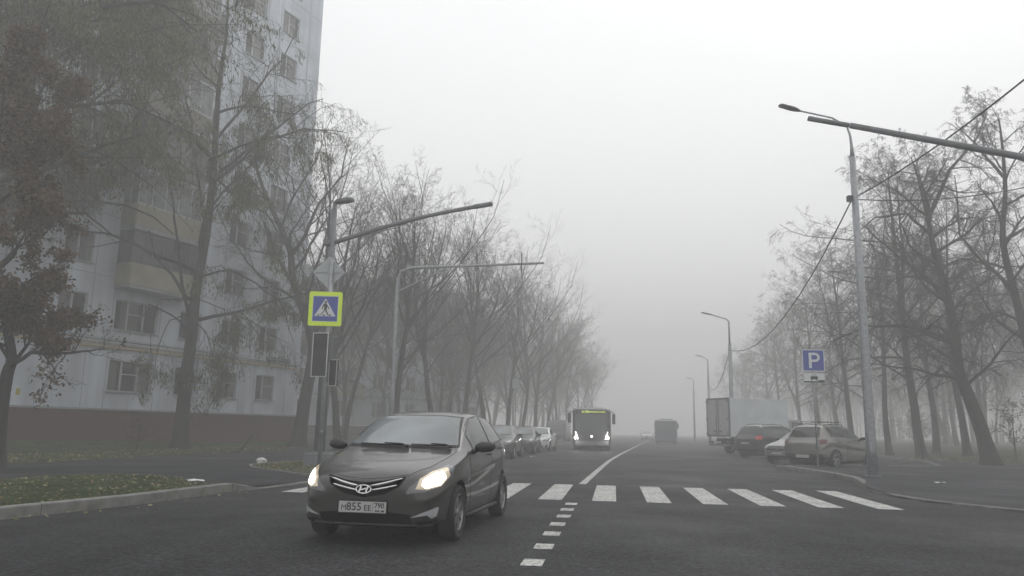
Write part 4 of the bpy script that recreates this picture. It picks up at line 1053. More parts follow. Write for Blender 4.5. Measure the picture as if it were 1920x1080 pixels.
def wall_with_openings(x0, x1, z0, floors, fh, opens, depth=.16, top_extra=.6):
    """front wall quads round the openings: opens[floor] = list of (x, z, w, h)"""
    mb = MB()
    for fl in range(floors):
        a = z0+fl*fh; b = a+fh
        os_ = sorted(opens(fl))
        if not os_: mb.quad((x0, 0, a), (x1, 0, a), (x1, 0, b), (x0, 0, b)); continue
        zl = min(o[1] for o in os_); zh = max(o[1]+o[3] for o in os_)
        mb.quad((x0, 0, a), (x1, 0, a), (x1, 0, zl), (x0, 0, zl)); mb.quad((x0, 0, zh), (x1, 0, zh), (x1, 0, b), (x0, 0, b))
        x = x0
        for (ox, oz, ow, oh) in os_:
            mb.quad((x, 0, zl), (ox, 0, zl), (ox, 0, zh), (x, 0, zh))
            if oz > zl: mb.quad((ox, 0, zl), (ox+ow, 0, zl), (ox+ow, 0, oz), (ox, 0, oz))
            if oz+oh < zh: mb.quad((ox, 0, oz+oh), (ox+ow, 0, oz+oh), (ox+ow, 0, zh), (ox, 0, zh))
            mb.quad((ox, 0, oz), (ox, depth, oz), (ox, depth, oz+oh), (ox, 0, oz+oh)); mb.quad((ox+ow, depth, oz), (ox+ow, 0, oz), (ox+ow, 0, oz+oh), (ox+ow, depth, oz+oh))
            mb.quad((ox, 0, oz+oh), (ox, depth, oz+oh), (ox+ow, depth, oz+oh), (ox+ow, 0, oz+oh)); mb.quad((ox, depth, oz), (ox, 0, oz), (ox+ow, 0, oz), (ox+ow, depth, oz))
            x = ox+ow
        mb.quad((x, 0, zl), (x1, 0, zl), (x1, 0, zh), (x, 0, zh))
    return mb
def tower():
    az = 24.0; fh = 2.86; z0 = 1.85; floors = 12; x0, x1 = -13.5, 12.55
    root = empty('apartment_tower', (-18.2, 36.6, 0), math.radians(90-az), 'tall white panel block with dark red plinth and stacked glazed balconies behind the willows', 'building')
    W3 = window_proto(2.45, 1.45, 3); W2 = window_proto(1.5, 1.45, 2); W1 = window_proto(1.42, 1.45, 1)
    cols = [(-11.6, W1, 1.42, 1), (-7.6, W1, 1.42, 1), (-3.72, W1, 1.42, 1), (-.83, W3, 2.45, 0), (3.0, W1, 1.42, 0), (5.88, W2, 1.5, 0), (8.86, W2, 1.5, 0)]
    def opens(fl):
        r = []
        for (x, pr, w_, mn) in cols:
            if fl >= mn: r.append((x, z0+.80+fl*fh, w_, 1.45))
        return r
    mb = wall_with_openings(x0, x1, z0, floors, fh, opens)
    zt = z0+floors*fh
    mb.quad((x0, 0, zt), (x1, 0, zt), (x1, 0, zt+.9), (x0, 0, zt+.9)); mb.quad((x0, 0, zt+.9), (x1, 0, zt+.9), (x1, 12, zt+.9), (x0, 12, zt+.9))
    for x in (x0, x1): mb.quad((x, 0, z0), (x, 12, z0), (x, 12, zt+.9), (x, 0, zt+.9))
    mb.quad((x0, 12, z0), (x1, 12, z0), (x1, 12, zt+.9), (x0, 12, zt+.9))
    mb.build('wall', M['wall'], root, fix=False)
    j = MB()
    for fl in range(1, floors+1): j.box(x0, x1, -.006, .0, z0+fl*fh-.012+.35, z0+fl*fh+.012+.35)
    for x in (-12.2, -8.8, -6.2, -3.95, -2.1, -.98, 1.76, 5.72, 7.52, 8.66, 11.35): 
        for fl in range(floors):
            inside = [o for o in opens(fl) if o[0]-.01 < x < o[0]+o[2]+.01]
            j.box(x-.012, x+.012, -.009, -.0, z0+fl*fh+ (0 if fl == 0 else .362), z0+(fl+1)*fh+.338)
    j.build('panel_joints', M['seam'], root)
    pl = MB(); pl.box(x0-.03, x1+.03, -.05, 12, -.3, z0-.06); pl.build('plinth', M['brick'], root)
    MB().box(x0-.05, x1+.05, -.09, .0, z0-.058, z0+.02).build('plinth_ledge', M['sill'], root)
    for fl in range(floors):
        for (x, pr, w_, mn) in cols:
            if fl >= mn: add_window(root, pr, x, z0+.80+fl*fh)
    MB().box(x0-.3, x1+.3, -.3, 12.3, zt+.9, zt+1.1).build('roof', M['slab'], root)
    # gas pipe and cable run above the ground floor
    MB().tube([(x0, -.10, 4.62), (x1-.2, -.10, 4.66)], .045, 8).build('gas_pipe', M['pipe'], root, smooth=True)
    MB().tube([(x0, -.06, 5.02), (-2, -.06, 4.97), (4, -.06, 5.0), (11, -.06, 4.86), (x1, -.06, 4.9)], .022, 6).build('cable', M['cable'], root)
    MB().box(x0, x1-.2, -.05, -.01, 4.75, 4.86).build('cable_tray', M['balc'], root)
    # balconies from the third storey up
    BX0, BX1, D = -1.05, 2.95, .95
    for fl in range(2, floors):
        zb = z0+fl*fh+.02; glazed = True
        b = MB(); b.box(BX0, BX1, -D, -.005, zb-.16, zb); bo = b.build('balcony', M['sill'], root)
        p = MB(); p.box(BX0+.02, BX1-.02, -D-.03, -D+.03, zb+.003, zb+1.02); p.box(BX0-.03, BX0+.03, -D+.033, -.02, zb+.003, zb+1.02); p.box(BX1-.03, BX1+.03, -D+.033, -.02, zb+.003, zb+1.02)
        p.build('parapet', M['balc'] if fl < 4 else mat('leaf_shaded_parapet', (.15, .14, .125), .8, noise=(1.5, .2, 6)), bo)  # upper parapets: darkness under the leaf cover painted into the colour
        f = MB(); zt_ = zb+2.62; n = 7 if fl % 2 == 0 else 5
        f.box(BX0, BX1, -D-.02, -D+.02, zb+1.025, zb+1.09); f.box(BX0, BX1, -D-.02, -D+.02, zt_-.07, zt_)
        for k in range(n+1):
            x = BX0+.03+(BX1-BX0-.06)*k/n; f.box(x-.025, x+.025, -D-.018, -D+.018, zb+1.093, zt_-.073)
        for xx in (BX0, BX1): f.box(xx-.02, xx+.02, -D+.03, -.02, zt_-.07, zt_); f.box(xx-.02, xx+.02, -D*.5-.03, -D*.5+.03, zb+1.02, zt_-.073)
        f.build('balcony_frame', M['balcframe'] if fl % 2 == 0 else M['wframe'], bo)
        g = MB(); g.quad((BX0, -D, zb+1.03), (BX1, -D, zb+1.03), (BX1, -D, zt_-.02), (BX0, -D, zt_-.02))
        for xx in (BX0, BX1): g.quad((xx, -D, zb+1.03), (xx, -.02, zb+1.03), (xx, -.02, zt_-.02), (xx, -D, zt_-.02))
        g.build('pane', M['busglass'] if fl % 2 == 0 else M['netcurtain'], bo, fix=False)
        r = MB(); r.box(BX0-.08, BX1+.08, -D-.1, -.005, zt_+.003, zt_+.05); r.build('balcony_canopy', M['sill'], bo)
    # street name plate and house number
    for (xa, xb, txts) in ((9.55, 11.25, (('БЕСКУДНИКОВСКИЙ', .145, 10.40, 5.10), ('БУЛЬВАР', .075, 10.36, 4.985))), (11.31, 11.62, (('50', .16, 11.465, 5.07),))):
        q = MB(); q.box(xa, xb, -.05, -.015, 4.90, 5.22); o = q.build('street_name_plate', mat('name_plate_navy', (.025, .028, .07), .4), root)
        fr = MB(); 
        for (a, b, c, d) in ((xa, xb, 5.20, 5.22), (xa, xb, 4.90, 4.92)): fr.box(a, b, -.056, -.052, c, d)
        fr.build('plate_border', M['signwhite'], o)
        for (s_, size, x, z) in txts:
            t = link('plate_lettering', text_mesh(s_, size, .001), M['signwhite'], o); t.matrix_local = Matrix.Translation((x, -.054, z)) @ Matrix.Rotation(math.radians(90), 4, 'X')
    y = MB(); y.box(-5.05, -4.88, -.02, -.005, 2.28, 2.55); y.build('yellow_notice', mat('notice_yellow', (.40, .34, .04), .6), root)
def slab_block():
    az = 42.0; fh = 2.8; floors = 5; z0 = 1.3; x0, x1 = 0, 26
    root = empty('apartment_block', (-20.6, 71.5, .1), math.radians(90-az), 'lower pale apartment block in the fog behind the bare trees, right of the tower', 'building')
    Wa = window_proto(2.0, 1.5, 3); Wb = window_proto(1.4, 1.5, 2)
    cols = []; x = 1.3
    for k in range(6): cols.append((x, Wa if k % 3 else Wb, 2.0 if k % 3 else 1.4)); x += 4.35
    mb = wall_with_openings(x0, x1, z0, floors, fh, lambda fl: [(c[0], z0+.85+fl*fh, c[2], 1.5) for c in cols], .16)
    zt = z0+floors*fh; mb.quad((x0, 0, zt), (x1, 0, zt), (x1, 0, zt+.8), (x0, 0, zt+.8)); mb.quad((x0, 0, zt+.8), (x1, 0, zt+.8), (x1, 12, zt+.8), (x0, 12, zt+.8))
    for xx in (x0, x1): mb.quad((xx, 0, z0), (xx, 12, z0), (xx, 12, zt+.8), (xx, 0, zt+.8))
    mb.build('wall', M['wall'], root, fix=False)
    MB().box(x0, x1, -.05, 12, -.5, z0-.03).build('plinth', M['brick'], root)
    MB().box(x0-.3, x1+.3, -.3, 12.3, zt+.8, zt+1.0).build('roof', M['slab'], root)
    MB().box(x0, x1, -.08, -.01, z0+fh-.05, z0+fh+.12).build('cornice', M['sill'], root)
    for fl in range(floors):
        for c in cols: add_window(root, (Wa if c[2] == 2.0 else Wb), c[0], z0+.85+fl*fh)
    for c in cols[1::3]:
        for fl in range(1, floors):
            b = MB(); X0, X1 = c[0]-.5, c[0]+2.6; zb = z0+fl*fh+.02
            b.box(X0, X1, -1.0, -.01, zb-.12, zb); b.box(X0+.01, X1-.01, -1.0, -.95, zb+.003, zb+1.0); b.box(X0+.01, X0+.06, -.945, -.01, zb+.003, zb+1.0); b.box(X1-.06, X1-.01, -.945, -.01, zb+.003, zb+1.0)
            b.build('balcony', M['balc'], root)

# ------------------------------------------------------------------ street furniture
def panel(parent, name, c, w_, h, d, m_, yaw=0, corner=0.0, off=0):
    """upright plate facing -y"""
    mb = MB()
    if corner:
        pts = []
        for (cx_, cz_, a0) in ((w_/2-corner, h/2-corner, 0), (-w_/2+corner, h/2-corner, 90), (-w_/2+corner, -h/2+corner, 180), (w_/2-corner, -h/2+corner, 270)):
            for k in range(5): a = math.radians(a0+22.5*k); pts.append((cx_+corner*math.cos(a), cz_+corner*math.sin(a)))
        n = len(pts); mb.v += [(x, -d/2, z) for x, z in pts] + [(x, d/2, z) for x, z in pts]
        mb.f += [tuple(range(n)), tuple(range(2*n-1, n-1, -1))] + [(i, n+i, n+(i+1) % n, (i+1) % n) for i in range(n)]; mb.mi += [0]*(n+2)
    else: mb.box(-w_/2, w_/2, -d/2, d/2, -h/2, h/2)
    o = mb.build(name, m_, parent); o.location = c; o.rotation_euler = (0, 0, yaw); return o
def flat_poly(parent, name, pts, y, m_, t=.0015):
    mb = MB(); n = len(pts); mb.v += [(x, y, z) for x, z in pts] + [(x, y+t, z) for x, z in pts]
    mb.f += [tuple(range(n)), tuple(range(2*n-1, n-1, -1))] + [(i, n+i, n+(i+1) % n, (i+1) % n) for i in range(n)]; mb.mi += [0]*(n+2)
    return mb.build(name, m_, parent)
def circle(cx_, cz_, r, n=16): return [(cx_+r*math.cos(2*math.pi*k/n), cz_+r*math.sin(2*math.pi*k/n)) for k in range(n)]
def lamp_head(parent, p0, p1, w_=.15, t=.05):
    """flat street light head from p0 (tip) to p1 (neck)"""
    a, b = Vector(p0), Vector(p1); d = (b-a).normalized(); s = d.cross(Vector((0, 0, 1))).normalized(); u = s.cross(d)
    mb = MB(); secs = [(0, .55, .5), (.08, .9, .9), (.6, 1, 1), (.8, .8, 1.1), (1, .3, .7)]; L = (b-a).length
    for i, (q, ww, tt) in enumerate(secs):
        c = a + d*(L*q)
        for k in range(8):
            an = 2*math.pi*k/8+math.pi/8; v = c + s*(math.cos(an)*w_*ww) + u*(math.sin(an)*t*tt); mb.v.append(tuple(v))
    for i in range(len(secs)-1):
        for k in range(8): mb.f.append((i*8+k, i*8+(k+1) % 8, i*8+8+(k+1) % 8, i*8+8+k)); mb.mi.append(0)
    mb.f += [tuple(range(7, -1, -1)), tuple(32+k for k in range(8))]; mb.mi += [0, 0]
    return mb.build('lamp_head', M['greysteel'], parent, smooth=False)
def furniture():
    # thick mast on a concrete block with lamp and long arm
    Y = 22.8; b = P(598, 868, Y); top = P(626, 392, Y); x = (b.x+top.x)/2
    r = empty('lighting_mast', (x, Y, .12), 0, 'thick grey mast on a concrete block with a long bare arm reaching over the road', 'mast')
    B = Vector((x, Y, .12)); loc = lambda p: Vector(p)-B
    MB().box(-.36, .36, -.36, .36, -.1, .36).build('base_block', M['concrete'], r, bevel=.025)
    MB().tube([(0, 0, .36), (0, 0, 3.5), (0, 0, top.z-.12)], [.165, .14, .095], 16).build('pole', M['greysteel'], r, smooth=True)
    MB().tube([(0, 0, .36), (0, 0, .40)], .24, 16).build('flange', M['greysteel'], r)
    a0 = P(630, 456, Y); a1 = P(923, 382, 21.9); A = loc(a0); Bv = loc(a1); A.x = .02; A.y = 0
    n = 9; pts = [A.lerp(Bv, k/n) + Vector((0, 0, .12*math.sin(math.pi*k/n))) for k in range(n+1)]
    am = MB(); am.tube(pts, [.068]*5+[.06]*5, 10); am.tube([pts[-2]+(pts[-1]-pts[-2])*.0, pts[-1]+(pts[-1]-pts[-2])*.0], .072, 10); am.build('arm', M['greysteel'], r, smooth=True)
    MB().tube([A+Vector((-.13, 0, -.07)), A+Vector((-.13, 0, .10))], .16, 14).build('collar', M['greysteel'], r)
    lh = loc(P(661, 381, Y-.3)); ln = loc(P(632, 380, Y)); MB().tube([(0, 0, top.z-.25-.12+.1), (0, 0, ln.z+.02), (ln.x+.1, -.05, ln.z+.03)], [.05, .04, .04], 8).build('lamp_bracket', M['greysteel'], r)
    mbh = lamp_head(r, (lh.x+.02, -.35, ln.z+.0), (.03, 0, ln.z+.02), .17, .085)
    # thin sign pole in front
    Y = 21.9; x = P(604, 870, Y).x; xt = P(617, 485, Y); x = (x+xt.x)/2
    r = empty('sign_post', (x, Y, .12), 0, 'thin galvanized post carrying the crossing sign, in front of the thick mast', 'post')
    MB().tube([(0, 0, -.1), (0, 0, xt.z-.12)], .058, 14).build('pole', M['galv'], r, smooth=True)
    for z in (.95, 2.55, 3.6, 4.5): MB().tube([(0, 0, z), (0, 0, z+.035)], .066, 14).build('clamp', M['galv'], r)
    c = P(610, 579, Y-.13)
    s = empty('crossing_sign', (c.x, c.y, c.z), math.radians(4), 'pedestrian crossing sign with walking figure on a fluorescent yellow-green board', 'road sign')
    panel(s, 'board', (0, 0, 0), .93, .98, .02, M['lime'], corner=.05)
    panel(s, 'blue_field', (0, -.0118, .0), .69, .71, .002, M['blue']); panel(s, 'white_edge', (0, -.0108, .0), .72, .74, .001, M['signwhite'])
    flat_poly(s, 'white_triangle', [(-.30, -.215), (.30, -.215), (0, .30)], -.0145, M['signwhite'])
    k = .9
    fig = [circle(.005, .185, .030), [(-.035, .148), (.035, .148), (.045, .05), (.035, -.02), (-.025, -.02), (-.03, .06)],
           [(-.035, .145), (-.022, .10), (-.06, .045), (-.055, -.005), (-.078, -.005), (-.082, .052)], [(.03, .145), (.045, .11), (.085, .05), (.10, .005), (.082, -.002), (.064, .04), (.03, .08)],
           [(-.022, -.01), (.012, -.01), (-.035, -.08), (-.095, -.155), (-.125, -.155), (-.06, -.075)], [(.0, -.01), (.035, -.01), (.055, -.07), (.10, -.15), (.075, -.165), (.018, -.075)]]
    for j, f in enumerate(fig): flat_poly(s, 'walking_figure', [(a*1.12, b*1.12-.012) for a, b in f], -.017-.0004*j, M['ink'])
    for (a, b_) in ((-.225, -.17), (-.055, .0), (.125, .18)): flat_poly(s, 'crossing_stripe', [(a, -.205), (b_, -.205), (b_+.0+(.02 if a < -.1 else -.02 if a > .1 else 0), -.165), (a+(.035 if a < -.1 else -.03 if a > .1 else 0)+.005, -.165)], -.018, M['ink'])
    c = P(617, 511, Y+.09); s = empty('priority_sign', (c.x, c.y, c.z), math.radians(-3), 'plain grey back of a diamond sign at the top of the thin post', 'road sign')
    dm = panel(s, 'board', (0, 0, 0), .68, .68, .015, M['signback'], corner=.04); dm.rotation_euler = (0, math.radians(45), 0)
    MB().box(-.4, .4, -.03, -.009, -.02, .02).build('rail', M['galv'], s)
    c = P(600, 665, Y-.16); s = empty('countdown_display', (c.x, c.y, c.z), math.radians(-12), 'tall dark countdown display with a pale border below the crossing sign', 'traffic signal')
    panel(s, 'housing', (0, .03, 0), .46, 1.22, .09, M['black'], corner=.01); 
    br = MB(); 
    for (a, b_, c_, d) in ((-.235, .235, .60, .62), (-.235, .235, -.62, -.60), (-.235, -.215, -.60, .60), (.215, .235, -.60, .60)): br.box(a, b_, -.03, -.0155, c_, d)
    br.build('border', M['signwhite'], s)
    dg = link('dead_digits', text_mesh('88', .34, .001), mat('unlit_digits', (.03, .03, .026), .5), s); dg.matrix_local = Matrix.Translation((0, -.018, .02)) @ Matrix.Rotation(math.radians(90), 4, 'X')
    c = P(624, 699, Y+.25); s = empty('pedestrian_signal', (c.x, c.y, c.z), math.radians(-20), 'narrow pedestrian light in a grey rim, lower right of the countdown display', 'traffic signal')
    panel(s, 'housing', (0, .05, 0), .25, .74, .10, M['black'], corner=.01)
    br = MB()
    for (a, b_, c_, d) in ((-.13, .13, .36, .38), (-.13, .13, -.38, -.36), (-.13, -.115, -.36, .36), (.115, .13, -.36, .36)): br.box(a, b_, -.02, -.0035, c_, d)
    br.build('border', M['signwhite'], s); MB().tube([(-.25, .0, -.3), (0, .08, -.3)], .02, 6).build('bracket', M['galv'], s)
    c = P(619, 652, Y+.4); s = empty('vehicle_signal', (c.x, c.y, c.z), math.radians(-75), 'grey signal box seen edge on behind the countdown display', 'traffic signal')
    panel(s, 'housing', (0, .0, 0), .34, .78, .16, M['greysteel'], corner=.03)
    for z in (-.25, 0, .25): MB().tube([(0, -.08, z), (0, -.22, z-.01)], .10, 12, cap=False).build('visor', M['greysteel'], s)
    for z in (-.34, .34): MB().tube([(-.1, .04, z), (-.02, .2, z)], .018, 6).build('bracket', M['galv'], s)
    # curved mast further on
    Y = 32.0; x = P(737, 700, Y).x
    r = empty('curved_mast', (x, Y, .12), 0, 'slim curved mast with a long level arm and a small cross bar near its tip', 'mast'); B = Vector((x, Y, .12)); loc = lambda p: Vector(p)-B
    pts = [Vector((0, 0, -.1)), Vector((0, 0, 2.5)), loc(P(740, 545, Y)), loc(P(743, 522, Y)), loc(P(752, 509, Y)), loc(P(772, 502, Y)), loc(P(838, 500, Y)), loc(P(1020, 493, Y-.6))]
    pts[2].x = 0; pts[2].y = 0; pts[3].x = .04
    MB().tube(pts, [.12, .10, .085, .075, .07, .065, .06, .05], 10).build('pole', M['galv'], r, smooth=True)
    MB().tube([loc(P(741, 549, Y))*1.0, loc(P(838, 502, Y))], .035, 8).build('brace', M['galv'], r)
    c = loc(P(978, 494, Y-.5)); MB().tube([c+Vector((0, -.05, -.42)), c+Vector((0, -.05, .42))], .03, 6).build('cross_bar', M['greysteel'], r)
    # right lamp post
    X, Y = 10.17, 22.15; z0 = .115; B = Vector((X, Y, z0)); loc = lambda p: Vector(p)-B
    r = empty('street_lamp', B, 0, 'tallest galvanized lamp post, nearest on the right pavement, its lamp reaching left', 'street lamp', 'street lamps along the right pavement')
    zt = P(1602, 295, Y).z-z0; zz = P(1595, 240, Y).z-z0
    MB().tube([(0, 0, -.05), (0, 0, 1.2), (0, 0, 4.8), (0, 0, zt)], [.145, .14, .12, .088], 18).build('pole', M['galv'], r, smooth=True)
    MB().tube([(0, 0, 4.85), (0, 0, 4.9)], .128, 18).build('joint', M['galv'], r)
    MB().tube([(0, 0, -.03), (0, 0, .03)], .20, 16).build('flange', M['galv'], r)
    pn = panel(r, 'access_door', (-.03, -.136, .95), .15, .62, .02, M['galv'], corner=.07)
    h0 = loc(P(1461, 197, Y-.1)); h1 = loc(P(1500, 208, Y))
    MB().tube([(0, 0, zt-.02), (0, 0, zt+.35), (-.02, 0, zz-.25), (-.10, 0, zz+.05), loc(P(1560, 221, Y)), h1], [.075, .045, .035, .03, .028, .025], 8).build('bracket', M['galv'], r, smooth=True)
    lamp_head(r, h0, h1, .14, .045)
    MB().box(-.25, -.10, -.12, .02, 7.95, 8.12).build('cable_clamp', M['cable'], r)
    # mast outside the frame whose arm crosses the upper right corner
    e0 = P(1515, 222, 15.6); e1 = P(1592, 235, 15.5); e2 = P(1920, 295, 14.9); mx_ = P(2040, 318, 14.7)
    r = empty('signal_mast', (mx_.x, mx_.y, .1), 0, 'thick grey mast arm crossing the sky at the upper right corner', 'mast'); B = Vector((mx_.x, mx_.y, .1)); loc = lambda p: Vector(p)-B
    MB().tube([loc(e0), loc(e1)], .055, 12).build('arm_tip', M['greysteel'], r, smooth=True)
    MB().tube([loc(e1)+Vector((.02, 0, 0)), loc(e2), loc(mx_)+Vector((.05, 0, 0))], [.062, .074, .082], 12).build('arm', M['greysteel'], r, smooth=True)
    MB().tube([(0, 0, 0), (0, 0, mx_.z+.3)], [.14, .10], 14).build('pole', M['greysteel'], r, smooth=True)
    # parking sign
    B = Vector((10.15, 26.0, .12)); loc = lambda p: Vector(p)-B; tz = P(1528, 655, 26).z-.12
    r = empty('sign_post', B, 0, 'thin grey post of the parking sign standing at the kerb corner before the parked cars', 'post')
    MB().tube([(0, 0, -.1), (0, 0, tz+.05)], .032, 10).build('pole', M['galv'], r, smooth=True)
    c = P(1527.5, 676, 25.95); s = empty('parking_sign', (10.15, 25.93, c.z), math.radians(-3), 'blue parking sign with a white letter P', 'road sign')
    panel(s, 'board', (0, 0, 0), .735, .735, .012, M['signwhite'], corner=.03); panel(s, 'blue_field', (0, -.0072, .0), .68, .68, .002, M['blue'], corner=.02)
    flat_poly(s, 'letter', [(-.15, -.26), (-.06, -.26), (-.06, .26), (-.15, .26)], -.0105, M['signwhite'])
    ring = []
    for k in range(13): a = math.radians(90-180*k/12); ring.append((.06+.155*math.cos(a), .105+.155*math.sin(a)))
    inn = []
    for k in range(13): a = math.radians(-90+180*k/12); inn.append((.06+.075*math.cos(a), .105+.075*math.sin(a)))
    out_ = [(-.06, .26)] + ring + [(-.06, -.05), (-.06, .03)] + inn + [(-.06, .18)]
    mb = MB(); oc = [(-.06, .26)] + ring + [(-.06, -.05)]; ic = [(-.06, .18)] + inn[::-1] + [(-.06, .03)]
    for (a, b_, c_, d) in zip(oc, oc[1:], ic[1:], ic): mb.quad((a[0], -.0105, a[1]), (b_[0], -.0105, b_[1]), (c_[0], -.0105, c_[1]), (d[0], -.0105, d[1]))
    mb.build('letter', M['signwhite'], s, fix=False)
    c = P(1528, 708.5, 25.95); s = empty('parking_manner_plate', (10.15, 25.93, c.z), math.radians(-3), 'small white plate with a car symbol under the parking sign', 'road sign')
    panel(s, 'board', (0, 0, 0), .74, .345, .012, M['signwhite'], corner=.02)
    bd = MB()
    for (a, b_, c_, d) in ((-.36, .36, .155, .165), (-.36, .36, -.165, -.155), (-.36, -.35, -.155, .155), (.35, .36, -.155, .155)): bd.box(a, b_, -.0085, -.0065, c_, d)
    bd.build('border', M['ink'], s)
    flat_poly(s, 'kerb_symbol', [(-.34, -.15), (.34, -.15), (.34, -.075), (.13, -.075), (.13, -.115), (-.34, -.115)], -.0095, M['ink'])
    flat_poly(s, 'car_symbol', [(-.11, -.05), (.11, -.05), (.125, .0), (.11, .045), (.075, .05), (.05, .11), (-.05, .11), (-.075, .05), (-.11, .045), (-.125, .0)], -.0095, M['ink'])
    flat_poly(s, 'car_symbol_window', [(-.055, .05), (.055, .05), (.038, .095), (-.038, .095)], -.0105, M['signwhite'])
    for sx in (-.1, .065): flat_poly(s, 'car_symbol_tyre', [(sx, -.1), (sx+.035, -.1), (sx+.035, -.052), (sx, -.052)], -.0095, M['ink'])
    # far lamp posts
    labs = ['second lamp post, standing behind the white box truck', 'third lamp post, faint beyond the box truck and left of the second one', 'fourth and faintest lamp post, in the fog left of the box truck']
    for (px, pyt, Y, hx, hy, lb) in ((1366.5, 600, 50, 1315, 586, labs[0]), (1327, 674, 80, 1304, 666, labs[1]), (1300, 712, 112, 1286, 708, labs[2])):
        t = P(px, pyt, Y); x = P(px+2, 760, Y).x; B = Vector((t.x, Y, .1))
        if px < 1310: B.x = t.x
        r = empty('street_lamp', B, 0, lb, 'street lamp', 'street lamps along the right pavement'); h = P(hx, hy, Y)-B; tz = t.z-B.z
        MB().tube([(0, 0, -.05), (0, 0, tz*.8)], [.15, .11], 10).build('pole', M['galv'], r, smooth=True)
        MB().tube([(0, 0, tz*.8), (0, 0, tz-.1), (-.15, 0, tz+.05), (h.x+.6, 0, h.z-.12)], [.07, .05, .04, .035], 8).build('bracket', M['galv'], r, smooth=True)
        lamp_head(r, (h.x, 0, h.z), (h.x+.7, 0, h.z-.13), .16, .05)
    # wires
    def wire(a, b, sag, rad, lab, n=24):
        a, b = Vector(a), Vector(b); pts = [a.lerp(b, k/n) - Vector((0, 0, sag*4*(k/n)*(1-k/n))) for k in range(n+1)]
        B = pts[0].copy(); o = MB().tube([p-B for p in pts], rad, 5).build('overhead_cable', M['cable'], smooth=True); o.location = B; tag(o, lab, 'cable')
    p0 = P(1597, 374, 22.15); p1 = P(1368, 655, 50.0)
    wire(p0, p1, 1.5, .022, 'overhead cable hanging from the tallest lamp post down to the second one')
    wire(p0+Vector((.16, 0, .1)), P(1960, 117, 13), .15, .019, 'overhead cable rising from the tallest lamp post to the upper right corner')
    wire(p0+Vector((.2, 0, 0)), P(2000, 332, 24), .28, .018, 'nearly level overhead cable running right from the tallest lamp post')
    wire(p1, P(1327, 720, 80.0), 1.4, .024, 'overhead cable sagging between the second and the third lamp post')
    # small blue sign on the left verge
    Y = 58; c = P(967, 726, Y); r = empty('small_sign', (c.x, Y, .1), 0, 'small grey sign on a thin pole on the left verge behind the parked cars', 'road sign')
    MB().tube([(0, 0, 0), (0, 0, c.z+.5)], .035, 8).build('pole', M['galv'], r); panel(r, 'board', (0, -.05, c.z+.15), .5, .7, .02, M['signback'], corner=.03)
    # litter
    c = G(490, 868, .12); bg_ = MB(); rnd = random.Random(5); n = 10; m2 = 7
    for i in range(m2+1):
        for j in range(n):
            a = 2*math.pi*j/n; ph = math.pi*i/m2; rr = .115*(1+.35*rnd.uniform(-1, 1)); bg_.v.append((rr*math.sin(ph)*math.cos(a)*1.25, rr*math.sin(ph)*math.sin(a), .07+.085*math.cos(ph)*(1+.3*rnd.uniform(-1, 1))))
    for i in range(m2):
        for j in range(n): bg_.f.append((i*n+j, i*n+(j+1) % n, i*n+n+(j+1) % n, i*n+n+j)); bg_.mi.append(0)
    o = bg_.build('plastic_bag', M['paper']); o.location = (c.x, c.y, .11); tag(o, 'crumpled white plastic bag lying on the tip of the far verge near the mast base', 'bag')
    def scrap(px, py, z, w_, l, rz, lab, cat='litter'):
        c = G(px, py, z); mb = MB(); h = .02
        for i in range(3):
            for j in range(3): mb.v.append(((i-1)*w_/2*(1+.1*((i*j) % 2)), (j-1)*l/2, .01+h*((i+j) % 2)))
        for i in range(2):
            for j in range(2): a = i*3+j; mb.f.append((a, a+3, a+4, a+1)); mb.mi.append(0)
        o = mb.build('paper_scrap', M['paper'], fix=False); o.location = (c.x, c.y, z); o.rotation_euler = (0, 0, rz); tag(o, lab, cat)
    scrap(366, 902, .135, .30, .5, .5, 'white paper scrap on the tip of the near grass verge')
    scrap(1762, 906, .10, .30, .12, .2, 'white paper scrap lying on the right pavement beside the lamp post')
    scrap(998, 857, .0, .22, .4, .3, 'white scrap on the road beside the parked dark green hatchback')

# ------------------------------------------------------------------ trees and plants
STY = {
    # n children per level, length ratio, angle (deg), upward pull per level, wander
    'spread': dict(n=(14, 9, 9, 8), lr=(.50, .46, .42, .45), ang=(48, 45, 48, 45), up=(.05, .10, .06, .02, .0), wan=.13, start=.28),
    'linden': dict(n=(20, 10, 10, 8), lr=(.36, .48, .46, .46), ang=(62, 50, 52, 50), up=(.02, .03, -.05, -.14, -.12), wan=.16, start=.24),
    'thin': dict(n=(18, 8, 7, 5), lr=(.32, .46, .46, .5), ang=(45, 42, 45, 45), up=(.03, .09, .05, .0, .0), wan=.10, start=.35),
    'willow': dict(n=(15, 10, 8, 5), lr=(.42, .48, .50, .60), ang=(60, 52, 55, 40), up=(.02, .01, -.06, -.30, -.42), wan=.17, start=.30),
    'bush': dict(n=(10, 8, 7, 4), lr=(.60, .48, .45, .45), ang=(55, 50, 50, 45), up=(.04, .02, .0, .0, .0), wan=.2, start=.15),
}
def clump(p, s): return math.sin(p.x*s+1.3*math.sin(p.z*s*.8))*.5 + math.sin(p.y*s*1.2+p.z*s*.9+.7)*.5 + .35*math.sin(p.z*s*2.3+p.x*s*1.7)
